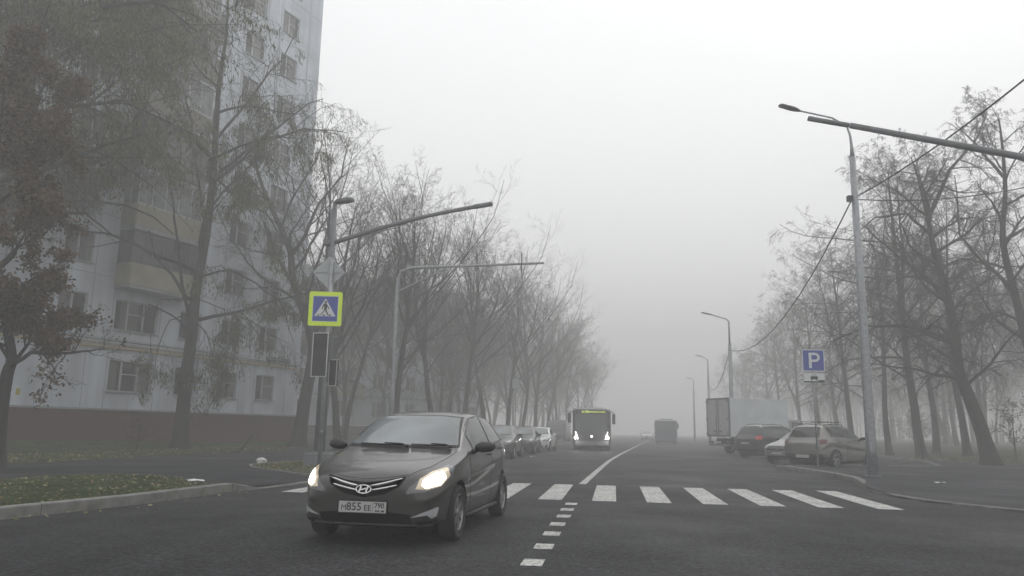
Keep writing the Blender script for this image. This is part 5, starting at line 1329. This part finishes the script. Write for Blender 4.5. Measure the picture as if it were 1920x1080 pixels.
def grow_tree(seed, H, r0, style, lean=(0, 0), trunk=None, limbs=(), depth=4, forks=0, rmin=.006, scale_n=1.0, leaves=None, norm=None, keep=None):
    """returns meshes: trunk, crown, foliage. trunk/limbs may be given as local polylines"""
    rnd = random.Random(seed); st = STY[style]; T = MB(); C = MB(); tips = []
    def rv(): return Vector((rnd.gauss(0, 1), rnd.gauss(0, 1), rnd.gauss(0, 1)))
    def children(pts, rads, L, lvl):
        if lvl >= depth: return
        n = max(2, int(st['n'][lvl]*scale_n*(1 if lvl else 1)*rnd.uniform(.8, 1.2))); s0 = st['start'] if lvl == 0 else .18
        for k in range(n):
            t = s0 + (1-s0)*(k+rnd.random()*.8)/n; t = min(t, .985); f = t*(len(pts)-1); i = min(int(f), len(pts)-2); q = f-i
            p = pts[i].lerp(pts[i+1], q); d0 = (pts[i+1]-pts[i]).normalized(); r = rads[i]+(rads[i+1]-rads[i])*q
            side = d0.orthogonal().normalized(); side.rotate(Matrix.Rotation(rnd.uniform(0, 2*math.pi), 3, d0))
            a = math.radians(st['ang'][lvl]*rnd.uniform(.7, 1.25)*(1.0 if lvl else (1.25-.55*t)))
            d = (d0*math.cos(a)+side*math.sin(a)).normalized()
            shape = (1-.55*t) if lvl else .22+.98*math.sin(math.pi*min(1, (1-t)*.80+.05))
            l = L*st['lr'][lvl]*shape*rnd.uniform(.7, 1.3)
            branch(p, d, l, max(rmin, min(r*.55, r0*.27 if lvl == 0 else r*.5)), lvl+1)
    def branch(p, d, L, r, lvl):
        if keep and lvl >= 2 and not keep(p, lvl): return
        n = (0, 8, 6, 4, 3)[min(lvl, 4)]; pts = [p.copy()]; rads = [r]; d = d.copy()
        up = st['up'][min(lvl, 4)]
        for k in range(n):
            d = d + rv()*st['wan'] + Vector((0, 0, up*(1.0 if lvl < 3 else 1.6)))
            d.normalize(); p = p + d*(L/n)
            if p.z < .6 and d.z < 0: d.z = abs(d.z)*.3; d.normalize()
            pts.append(p.copy()); rads.append(max(rmin*.55, r*(1-.80*(k+1)/n)))
        sides = (8, 6, 4, 3, 3)[min(lvl, 4)]
        C.tube(pts, rads, sides, cap=False)
        if lvl >= depth-1: tips.append(pts)
        children(pts, rads, L, lvl)
    if trunk: tp = [Vector(q) for q in trunk]
    else:
        tp = [Vector((0, 0, 0))]; d = Vector((lean[0], lean[1], 1)).normalized(); n = 12
        for k in range(n):
            d = (d + rv()*.05 + Vector((-lean[0]*.10, -lean[1]*.10, .05))).normalized(); tp.append(tp[-1]+d*(H/n))
    # smooth resample
    fine = []
    for i in range(len(tp)-1):
        a, b = tp[i], tp[i+1]; p_ = tp[i-1] if i else a; q_ = tp[i+2] if i+2 < len(tp) else b
        for k in range(3):
            t = k/3; fine.append(.5*((2*a)+(b-p_)*t+(2*p_-5*a+4*b-q_)*t*t+(3*a-p_-3*b+q_)*t**3))
    fine.append(tp[-1]); n = len(fine)
    rads = [r0*max(.06, (1-i/(n-1))**.8*.94+.06)*(1+.55*math.exp(-i*.9)) for i in range(n)]
    T.tube([fine[0]-Vector((0, 0, .4))]+fine, [rads[0]*1.15]+rads, 12, cap=False)
    children(fine, rads, H, 0)
    for lm in limbs:
        lp = [Vector(q) for q in lm[0]]; LL = sum((b-a).length for a, b in zip(lp, lp[1:])); lr = [lm[1]*(1-.8*i/(len(lp)-1)) for i in range(len(lp))]
        f2 = []; fr = []
        for i in range(len(lp)-1):
            for k in range(3): f2.append(lp[i].lerp(lp[i+1], k/3)+rv()*.02); fr.append(lr[i]+(lr[i+1]-lr[i])*k/3)
        f2.append(lp[-1]); fr.append(lr[-1]); C.tube(f2, fr, 8, cap=False)
        st_ = st['start']; children(f2, fr, LL*1.3, 1)
    for k in range(forks):
        i = int(n*rnd.uniform(.22, .5)); d = (fine[i+1]-fine[i]).normalized(); a = rnd.uniform(0, 6.28); d = (d + Vector((math.cos(a), math.sin(a), 0))*.55).normalized()
        p = fine[i].copy(); L = H*(1-i/n)*.92; pts = [p]; rr = [rads[i]*.7]; m2 = 9
        for j in range(m2): d = (d+rv()*.08+Vector((0, 0, .10))).normalized(); p = p+d*(L/m2); pts.append(p.copy()); rr.append(rads[i]*.7*(1-.85*(j+1)/m2))
        C.tube(pts, rr, 8, cap=False)
        children(pts, rr, L*1.15, 0)
    F = None
    if leaves:
        F = MB(); cnt, l, w_, droop, spread = leaves[:5]; zmax = leaves[5] if len(leaves) > 5 else None
        tt = tips
        for k in range(cnt):
            pts = rnd.choice(tt); i = rnd.randrange(len(pts)-1); p = pts[i].lerp(pts[i+1], rnd.random())
            if zmax and zmax(p): continue
            p = p + rv()*spread; d = (rv() + Vector((0, 0, -droop))).normalized(); s = d.orthogonal().normalized(); s.rotate(Matrix.Rotation(rnd.uniform(0, 6.28), 3, d)); q = rnd.uniform(.6, 1.3)
            a = p - s*(w_*q*.5); 
            F.quad(p, p+d*(l*q*.5)+s*(w_*q*.5), p+d*(l*q), p+d*(l*q*.5)-s*(w_*q*.5))
    def me(mb, nm):
        return mb.mesh(nm, smooth=(mb is not F), fix=False)
    if norm:
        top = max(v[2] for v in C.v); s = norm/top
        for q in (T, C) + ((F,) if F else ()): q.v = [(a*s, b*s, c*s) for a, b, c in q.v]
    return me(T, 'trunk'), me(C, 'crown'), (me(F, 'foliage') if F else None)
def put_tree(meshes, name, loc, rz, sc, label, cat='tree', group=None, bark='bark', leaf='leafgreen'):
    r = empty(name, loc, rz, label, cat, group); r.scale = (sc, sc, sc) if not hasattr(sc, '__len__') else sc
    link('trunk', meshes[0], M[bark], r); link('crown', meshes[1], M[bark], r)
    if meshes[2]: link('foliage', meshes[2], M[leaf], r)
    return r
ORD = ['first', 'second', 'third', 'fourth', 'fifth', 'sixth', 'seventh', 'eighth', 'ninth', 'tenth', 'eleventh', 'twelfth', 'thirteenth', 'fourteenth', 'fifteenth', 'sixteenth', 'seventeenth', 'eighteenth', 'nineteenth', 'twentieth']
def trees():
    rnd = random.Random(77)
    # --- willow with the dark trunk before the tower
    Y = 34.0; base = P(338, 826, Y); B = Vector((base.x, Y, zlawnL(base.x, Y))); L = lambda x, y, dy=0: P(x, y, Y+dy)-B
    tr = [Vector((0, 0, 0)), L(343, 770), L(350, 700), L(360, 620), L(368, 540), L(385, 450), L(400, 330), L(405, 240), L(412, 150), L(425, 60), L(428, -40)]
    limbs = [([L(356, 600), L(342, 540, -.5), L(332, 440, -.8), L(322, 350, -1), L(300, 270, -1.2)], .10), ([L(403, 300), L(350, 250, -1), L(270, 245, -2), L(190, 300, -3), L(110, 330, -3.5)], .12),
             ([L(395, 300), L(450, 275, -1), L(520, 255, -1.5), L(570, 262, -2)], .07), ([L(372, 520), L(430, 505, -1), L(480, 530, -1.5), L(530, 570, -1.8), L(550, 640, -2)], .06),
             ([L(356, 620), L(320, 590, -1), L(280, 570, -1.5), L(250, 620, -1.8)], .05), ([L(350, 590), L(318, 600, -.5), L(296, 650, -.8), L(290, 730, -1)], .035), ([L(362, 600), L(385, 620, -.6), L(400, 670, -.9), L(395, 730, -1)], .03), ([L(345, 560, -.3), L(300, 560, -1), L(285, 610, -1.4), L(280, 690, -1.5)], .03), ([L(370, 560), L(420, 580, -1), L(440, 640, -1.3), L(436, 700, -1.3)], .03),
             ([L(398, 330), L(445, 370, -1), L(500, 400, -1.3), L(540, 470, -1.5)], .06)]
    m_ = grow_tree(11, 14.5, .31, 'willow', trunk=tr, limbs=limbs, leaves=(80000, .18, .040, 2.6, .12, lambda p: clump(p, 1.3) < -.2 or (p.x < .4 and 4.8 < p.z < 11.5 and rnd.random() < .85) or p.z < 5.5 and rnd.random() < .75 or p.z > 15.5 and rnd.random() < .85 or p.x > 4 and rnd.random() < .6), rmin=.007, keep=lambda p, l: not (p.x < .3 and 4.8 < p.z < 11.8) or rnd.random() < .06)
    put_tree(m_, 'willow_tree', B, 0, 1, 'weeping tree with a dark forked trunk standing before the tower balconies', bark='bark2')
    # --- big leafy willow reaching in from the left
    Y = 27.0; base = P(-170, 850, Y); B = Vector((base.x, Y, .4)); L = lambda x, y, dy=0: P(x, y, Y+dy)-B
    tr = [Vector((0, 0, 0)), L(-150, 600), L(-120, 400), L(-60, 260), L(20, 130), L(100, 20), L(150, -80)]
    limbs = [([L(-100, 380), L(0, 340, -1), L(110, 310, -1.5), L(200, 270, -2), L(280, 250, -2)], .14), ([L(-20, 200), L(60, 110, 1), L(120, 50, 1.5), L(220, 45, 2), L(320, 90, 2)], .12),
             ([L(-80, 300), L(20, 230, -2), L(120, 200, -2.5), L(230, 190, -3), L(320, 230, -3)], .12), ([L(20, 130), L(110, 60, -1), L(200, 10, -2), L(300, 0, -3), L(370, 60, -3.3)], .11),
             ([L(-110, 420), L(-20, 400, -2), L(70, 400, -3), L(160, 400, -3.5), L(210, 440, -3.6)], .10), ([L(-60, 280), L(60, 260, 1), L(160, 200, 2), L(250, 130, 2), L(330, 140, 2)], .10)]
    m_ = grow_tree(23, 17.0, .42, 'willow', trunk=tr, limbs=limbs, leaves=(180000, .20, .050, 2.6, .15, lambda p: clump(p, 1.1) < -.45 or (p.z < 8.4 and rnd.random() < .93) or (p.x > 6.9 and rnd.random() < .75)), rmin=.007, scale_n=1.05, keep=lambda p, l: p.z > 9.6 or rnd.random() < .05)
    put_tree(m_, 'willow_tree', B, 0, 1, 'large leafy olive-green willow hanging in over the upper left corner', bark='bark2')
    # --- brown-leaved tree at the left edge
    Y = 19.0; base = P(-6, 860, Y); B = Vector((base.x, Y, .12)); L = lambda x, y, dy=0: P(x, y, Y+dy)-B
    tr = [Vector((0, 0, 0)), L(2, 770), L(14, 700), L(22, 670), L(10, 600), L(-10, 500), L(-20, 380), L(0, 250), L(10, 130)]
    limbs = [([L(18, 690), L(55, 662, -.3), L(100, 665, -.5), L(150, 660, -.7), L(200, 655, -.8)], .06), ([L(30, 675), L(55, 640), L(60, 590, .3), L(62, 520, .4)], .05), ([L(-5, 500), L(40, 460, .5), L(80, 440, .8), L(110, 400, 1)], .05),
             ([L(-15, 400), L(30, 350, -.3), L(80, 300, -.5), L(120, 290, -.5)], .05), ([L(10, 560), L(50, 530, -.4), L(90, 510, -.6), L(125, 520, -.7)], .04), ([L(-10, 330), L(20, 260, -.3), L(70, 230, -.5)], .04), ([L(0, 300), L(30, 220, .5), L(60, 150, .8)], .04), ([L(5, 600), L(50, 590, .4), L(100, 585, .6), L(140, 600, .7)], .035)]
    m_ = grow_tree(31, 5.4, .17, 'bush', trunk=tr, limbs=limbs, leaves=(75000, .10, .065, .5, .09, lambda p: p.z < 2.6 and rnd.random() < .8 or (p.x > 1.9 and rnd.random() < .85) or clump(p, 2.2) < -.25), rmin=.006)
    put_tree(m_, 'maple_tree', B, 0, 1, 'small tree full of dry brown leaves at the left edge', bark='bark2', leaf='leafbrown')
    # --- leaning bare tree at the tower corner
    Y = 42.0; base = P(560, 822, Y); B = Vector((base.x, Y, zlawnL(base.x, Y))); L = lambda x, y, dy=0: P(x, y, Y+dy)-B
    tr = [Vector((0, 0, 0)), L(570, 760), L(583, 690), L(586, 640), L(565, 570), L(548, 520), L(545, 475), L(528, 430), L(500, 370), L(480, 300), L(500, 250)]
    limbs = [([L(547, 478), L(572, 440), L(600, 380, 1), L(640, 330, 1), L(655, 260, 1)], .13), ([L(583, 650), L(620, 560, .5), L(640, 500, .6), L(700, 440, .6), L(760, 420, .5)], .10), ([L(560, 560), L(520, 480, -1), L(470, 470, -1.2), L(430, 450, -1.5)], .06),
             ([L(586, 640), L(610, 560, 2), L(612, 470, 2.5), L(620, 380, 2.5), L(600, 290, 2.5)], .12)]
    m_ = grow_tree(41, 15, .34, 'spread', trunk=tr, limbs=limbs, scale_n=1.0, rmin=.006)
    put_tree(m_, 'bare_tree', B, 0, 1, 'bare tree with a thick leaning trunk at the right corner of the tower', bark='bark2')
    # --- protos for the roadside row and the park
    A = grow_tree(101, 15.5, .24, 'spread', lean=(.18, 0), forks=2, rmin=.006, scale_n=.85, norm=16)
    A2 = grow_tree(107, 15.5, .22, 'spread', lean=(-.10, .1), forks=3, rmin=.006, scale_n=.80, norm=16)
    A3 = grow_tree(113, 16.0, .20, 'thin', lean=(.10, 0), forks=2, rmin=.006, norm=16.5)
    Lb = grow_tree(131, 17, .26, 'linden', lean=(-.06, 0), forks=1, rmin=.006, scale_n=.95, norm=17)
    Lb2 = grow_tree(137, 17, .24, 'linden', lean=(.05, .03), forks=1, rmin=.006, scale_n=.95, norm=17)
    row = [(-8.6, 38.5, A2, .85, 1.2), (-6.2, 41.5, A, 1.04, .25), (-4.6, 47.0, A2, 1.06, 2.1), (-3.2, 52.5, A, 1.05, .2), (-1.6, 58, A3, 1.05, 2.9), (-.3, 64, A, 1.08, .1), (1.0, 70, A2, 1.02, 4.2), (2.4, 77, A, 1.05, 5.8), (4.0, 85, A3, 1.05, 1.0),
           (5.8, 94, A, 1.04, 3.0), (7.9, 104, A2, 1.05, .5), (10.2, 116, A, 1.02, 2.0), (12.8, 129, A2, 1.0, 1.0), (15.4, 142, A, 1.0, 4.0)]
    row = [(-8.3, 38.5, A2, 1.02, 1.2), (-6.4, 42.5, A, 1.02, .25), (-4.6, 47.0, A2, 1.02, 2.1), (-3.2, 52.5, A, 1.02, .2), (-1.6, 58, A3, 1.0, 2.9), (-.3, 64, A, 1.02, .1), (1.0, 70, A2, 1.0, 4.2), (2.4, 77, A, 1.0, 5.8), (4.0, 85, A3, .97, 1.0), (5.8, 94, A, .97, 3.0), (7.9, 104, A2, .95, .5), (10.2, 116, A, .95, 2.0), (12.8, 129, A2, .92, 1.0), (15.4, 142, A, .92, 4.0)]
    for k, (x, y, pr, sc, rz) in enumerate(row):
        put_tree(pr, 'bare_tree', (x, y, .15), rz, sc, '%s bare tree of the left roadside row, counted from the thick mast' % ORD[k], group='bare trees along the left roadside')
    back = [(-10.5, 50, A3, .95, 1), (-8.2, 58, A2, 1.0, 2), (-12.5, 60, A, .9, 3), (-5.8, 63, Lb, .8, 4), (-9.5, 67, A, .95, 5), (-4.5, 72, A3, 1.0, 2.2), (-2.5, 80, A2, 1.0, 1.1), (-7.2, 78, Lb2, .85, .6), (0, 90, A, 1.0, 3.3), (3.5, 103, Lb, .9, 1.9), (7, 120, A2, 1, 1.3), (-14.3, 53, A3, .8, .4)]
    for k in range(30):
        y = 56 + 95*(k/29.0); xr = lerp_pts([(40, -6.2), (70, 1.0), (104, 7.9), (142, 15.4)], y); x = xr - 3 - rnd.uniform(0, 1)*13
        put_tree((A3, A, Lb, A2)[k % 4], 'yard_tree', (x, y, .25), rnd.uniform(0, 6.3), rnd.uniform(.8, .98), 'faint bare tree in the foggy yards left of the road', group='faint trees in the yards')
    for k, (x, y, pr, sc, rz) in enumerate(back):
        put_tree(pr, 'bare_tree', (x, y, .3), rz, sc, '%s yard tree behind the left roadside row, counted from the tower' % ORD[k], group='bare trees in the yard')
    # --- park on the right: the big leaning linden in front
    Y = 33.0; base = P(1858, 860, Y); B = Vector((base.x, Y, zlawnR(base.x, Y) if Y > 36 else .12)); L = lambda x, y, dy=0: P(x, y, Y+dy)-B
    tr = [Vector((0, 0, 0)), L(1838, 800), L(1815, 740), L(1797, 690), L(1790, 620), L(1772, 540), L(1752, 470), L(1738, 400), L(1724, 340), L(1708, 295)]
    limbs = [([L(1790, 640), L(1750, 625, -.5), L(1690, 610, -1), L(1620, 612, -1.5), L(1560, 640, -1.8)], .09), ([L(1775, 560), L(1730, 520, -1), L(1680, 520, -1.6), L(1640, 560, -2)], .07), ([L(1745, 440), L(1700, 400, -1), L(1640, 410, -2), L(1590, 450, -2.5)], .07),
             ([L(1740, 410), L(1780, 320, 1), L(1825, 270, 1), L(1850, 215, 1)], .10), ([L(1797, 700), L(1770, 680, -1.2), L(1735, 665, -1.8)], .05), ([L(1780, 590), L(1830, 540, 1), L(1890, 500, 1), L(1950, 500, 1)], .08)]
    m_ = grow_tree(61, 10.5, .30, 'linden', trunk=tr, limbs=limbs, rmin=.006, scale_n=1.1)
    put_tree(m_, 'linden_tree', B, 0, 1, 'large bare linden with a thick trunk leaning left at the front of the park')
    # second stem at the right edge
    Y = 31.0; base = P(1985, 868, Y); B = Vector((base.x, Y, .12)); L = lambda x, y, dy=0: P(x, y, Y+dy)-B
    tr = [Vector((0, 0, 0)), L(1970, 780), L(1940, 690), L(1920, 620), L(1900, 540), L(1880, 450), L(1885, 360), L(1880, 280), L(1872, 215)]
    m_ = grow_tree(67, 10, .24, 'linden', trunk=tr, limbs=[([L(1900, 540), L(1850, 500, 0), L(1800, 440, 0), L(1790, 330, 0)], .09), ([L(1880, 330), L(1830, 270, 1), L(1790, 230, 1)], .07)], rmin=.006, scale_n=1.1)
    put_tree(m_, 'linden_tree', B, 0, 1, 'bare linden whose stem rises at the right edge of the photo')
    front = [(1729, 41, 1.0), (1668, 47, .95), (1815, 44, 1.0), (1756, 50, 1.0), (1600, 56, 1.0), (1640, 62, 1.0), (1545, 68, 1.02), (1575, 78, 1.0), (1500, 84, 1.0), (1470, 98, 1.0), (1445, 112, 1.0), (1420, 128, 1.0), (1400, 146, 1.0), (1385, 168, 1.0)]
    for k, (px, y, sc) in enumerate(front):
        x = P(px, 850, y).x; pr = (Lb, Lb2, A3)[(k*7 % 5) % 3]
        put_tree(pr, 'linden_tree', (x, y, zlawnR(x, y)-.03), k*1.37, sc*rnd.uniform(.92, 1.05), '%s bare tree of the park edge counted from the leaning linden' % ORD[k], group='bare trees along the park edge')
    deep = []
    for k in range(110):
        y = 42 + 140*(k/109.0)**1.25; px = None
        x0 = lerp_pts([(40, 27), (70, 34), (110, 45), (180, 62)], y); x = x0 + rnd.uniform(0, 1)**.8*(34+.30*y); deep.append((x, y))
    for k, (x, y) in enumerate(deep):
        put_tree((Lb, Lb2, A3, A2)[k % 4], 'park_tree', (x, y, .4), rnd.uniform(0, 6.3), rnd.uniform(.85, 1.12), 'faint bare tree standing deep in the fog of the park', group='trees deep in the park fog')
    for k in range(34):
        y = 165+rnd.uniform(0, 90); x = rnd.uniform(-12, 100) + (y-165)*.25
        if abs(x-(ctr_x(y) if y < 210 else 39+(y-210)*.2)) < 24: x += 48
        put_tree((A, Lb, A2)[k % 3], 'distant_tree', (x, y, 0), rnd.uniform(0, 6.3), rnd.uniform(.85, 1.15), 'distant tree almost dissolved in the fog beyond the end of the road', group='trees beyond the end of the road')
    sb = grow_tree(211, 2.6, .03, 'bush', depth=4, rmin=.006, forks=2, norm=3.2)
    for k in range(60):
        y = 50 + 90*(k/59.0); x0 = lerp_pts([(40, 30), (70, 38), (110, 50), (180, 66)], y); x = x0+rnd.uniform(0, 1)*(30+.2*y)
        put_tree(sb, 'bare_shrub', (x, y, .4), rnd.uniform(0, 6.3), rnd.uniform(.7, 1.3), 'bare shrub growing under the trees deep in the foggy park', 'shrub', group='shrubs under the park trees')
    # low bushes
    bm_ = grow_tree(201, 1.5, .03, 'bush', depth=3, rmin=.006, leaves=(500, .06, .035, .3, .05))
    for (px, py, lab, sc) in ((256, 838, 'low dark twiggy bush on the lawn in front of the brick plinth', .75), (1905, 856, 'low spreading bush at the right edge of the park', 1.6)):
        z = .35; c = G(px, py, z); put_tree(bm_, 'low_bush', (c.x, c.y, (zlawnL if px < 900 else zlawnR)(c.x, c.y)-.03), px, sc, lab, 'bush', leaf='leafbrown')
    st = MB(); c = G(445, 838, .35); st.tube([(0, 0, 0), (.25, 0, .3), (.55, .1, .75)], [.035, .028, .012], 6); o = st.build('broken_stump', M['bark2']); o.location = (c.x, c.y, zlawnL(c.x, c.y)-.04); tag(o, 'thin leaning dead stick poking from the lawn left of the mast', 'stick')

def scatter():
    rnd = random.Random(9)
    def blades(name, poly, zf, n, h, kindlab, wd=.006):
        mb = MB(); x0 = min(p[0] for p in poly); x1 = max(p[0] for p in poly); y0 = min(p[1] for p in poly); y1 = max(p[1] for p in poly); k = 0
        while k < n:
            x, y = rnd.uniform(x0, x1), rnd.uniform(y0, y1)
            if not inpoly(x, y, poly): continue
            k += 1
            if nz(x*3.1, y*2.7) + rnd.uniform(-.6, .6) < -.55: continue
            z = zf(x, y)-.005
            for j in range(3):
                a = rnd.uniform(0, 6.28); hh = h*rnd.uniform(.5, 1.3); dx, dy = math.cos(a)*wd, math.sin(a)*wd; lx, ly = rnd.gauss(0, .45)*hh, rnd.gauss(0, .45)*hh; ox, oy = rnd.gauss(0, .015), rnd.gauss(0, .015)
                i = len(mb.v); mb.v += [(x+ox-dx, y+oy-dy, z), (x+ox+dx, y+oy+dy, z), (x+ox+lx, y+oy+ly, z+hh)]; mb.f.append((i, i+1, i+2)); mb.mi.append(0)
        o = mb.build(name, M['blade'], fix=False); tag(o, kindlab, 'grass', kind='stuff')
    def leaves(name, poly, zf, n, s, lab):
        mb = MB(); x0 = min(p[0] for p in poly); x1 = max(p[0] for p in poly); y0 = min(p[1] for p in poly); y1 = max(p[1] for p in poly); k = 0
        while k < n:
            x, y = rnd.uniform(x0, x1), rnd.uniform(y0, y1)
            if not inpoly(x, y, poly): continue
            k += 1; z = zf(x, y)+rnd.uniform(.012, .04); a = rnd.uniform(0, 6.28); q = s*rnd.uniform(.5, 1.3); u = Vector((math.cos(a), math.sin(a), rnd.gauss(0, .35)))*q; v = Vector((-math.sin(a), math.cos(a), rnd.gauss(0, .35)))*q*.62
            c = Vector((x, y, z)); mb.quad(c-u, c-v, c+u, c+v)
        o = mb.build(name, M['leaffall'], fix=False); tag(o, lab, 'fallen leaves', kind='stuff')
    isl1 = [(-5.40, 14.7), (-5.85, 12.3), (-6.6, 10.1), (-7.45, 7.5), (-10.2, 7.5)] + [(-10.4, 10.5), (-9.6, 14.8), (-9.35, 16.2), (-8.8, 17.1), (-7.4, 16.9), (-6.65, 16.2), (-5.95, 15.1)]
    blades('grass', isl1, lambda x, y: .125, 26000, .045, 'short green grass on the near verge inside the kerb')
    leaves('fallen_leaves', isl1, lambda x, y: .125, 1300, .038, 'pale fallen leaves scattered over the near verge')
    isl2 = [(-4.3, 18.9), (-3.65, 23), (-2.95, 28), (-2.2, 34), (-3.0, 38), (-4.9, 31), (-6.2, 25.9), (-7.0, 24.2), (-7.25, 22.6), (-6.7, 21.2), (-5.6, 19.8)]
    blades('grass', isl2, lambda x, y: .122, 6000, .045, 'sparse grass on the far verge round the mast')
    leaves('fallen_leaves', isl2, lambda x, y: .122, 1500, .04, 'brown fallen leaves on the far verge round the mast')
    lw = [(-13.2, 20.2), (-12.35, 27.5), (-10.4, 41), (-12.8, 46), (-22, 27), (-20, 20)]
    blades('grass', lw, zlawnL, 26000, .07, 'rough grass on the lawn below the tower', .010)
    leaves('fallen_leaves', [(-13.1, 20.2), (-12.3, 27.5), (-10.4, 41), (-13.0, 41), (-15.4, 27.5), (-16.6, 20)], zlawnL, 2600, .055, 'band of fallen leaves along the edge of the lawn')
    gut = [(-5.15, 14.6), (-4.8, 15.3), (-4.55, 16.2), (-4.9, 14.6)]
    leaves('fallen_leaves', [(-6.3, 9.8), (-5.55, 12.3), (-5.08, 14.84), (-4.6, 16.0), (-4.75, 14.6), (-5.2, 12.0), (-6.0, 9.6)], lambda x, y: .0, 60, .03, 'a few leaves lying in the gutter under the left kerb')
    lr = [(16, 36.4), (32, 35.8), (40, 42), (30, 46), (21.5, 42)]
    leaves('fallen_leaves', lr, lambda x, y: zlawnR(x, y)+.005, 1500, .05, 'fallen leaves on the ground under the park trees')
    blades('grass', [(20.6, 36.4), (44, 35.5), (44, 44), (26, 50)], zlawnR, 12000, .07, 'rough grass at the edge of the park', .012)

HAZE_DENSITY = 0.0088
def haze():
    m = bpy.data.materials.new('fog'); m.use_nodes = True; t = m.node_tree; t.nodes.clear()
    v = t.nodes.new('ShaderNodeVolumePrincipled'); v.inputs['Color'].default_value = (.83, .828, .823, 1); v.inputs['Density'].default_value = HAZE_DENSITY; v.inputs['Anisotropy'].default_value = .15
    o = t.nodes.new('ShaderNodeOutputMaterial'); t.links.new(v.outputs[0], o.inputs['Volume'])
    b = MB(); b.box(-175, 245, -65, 335, -1.1, 41.5); tag(b.build('haze', m), kind='stuff')

ground(); tower(); slab_block(); furniture()
hero_car(); parked_cars(); buses(); truck()
trees(); scatter(); haze()
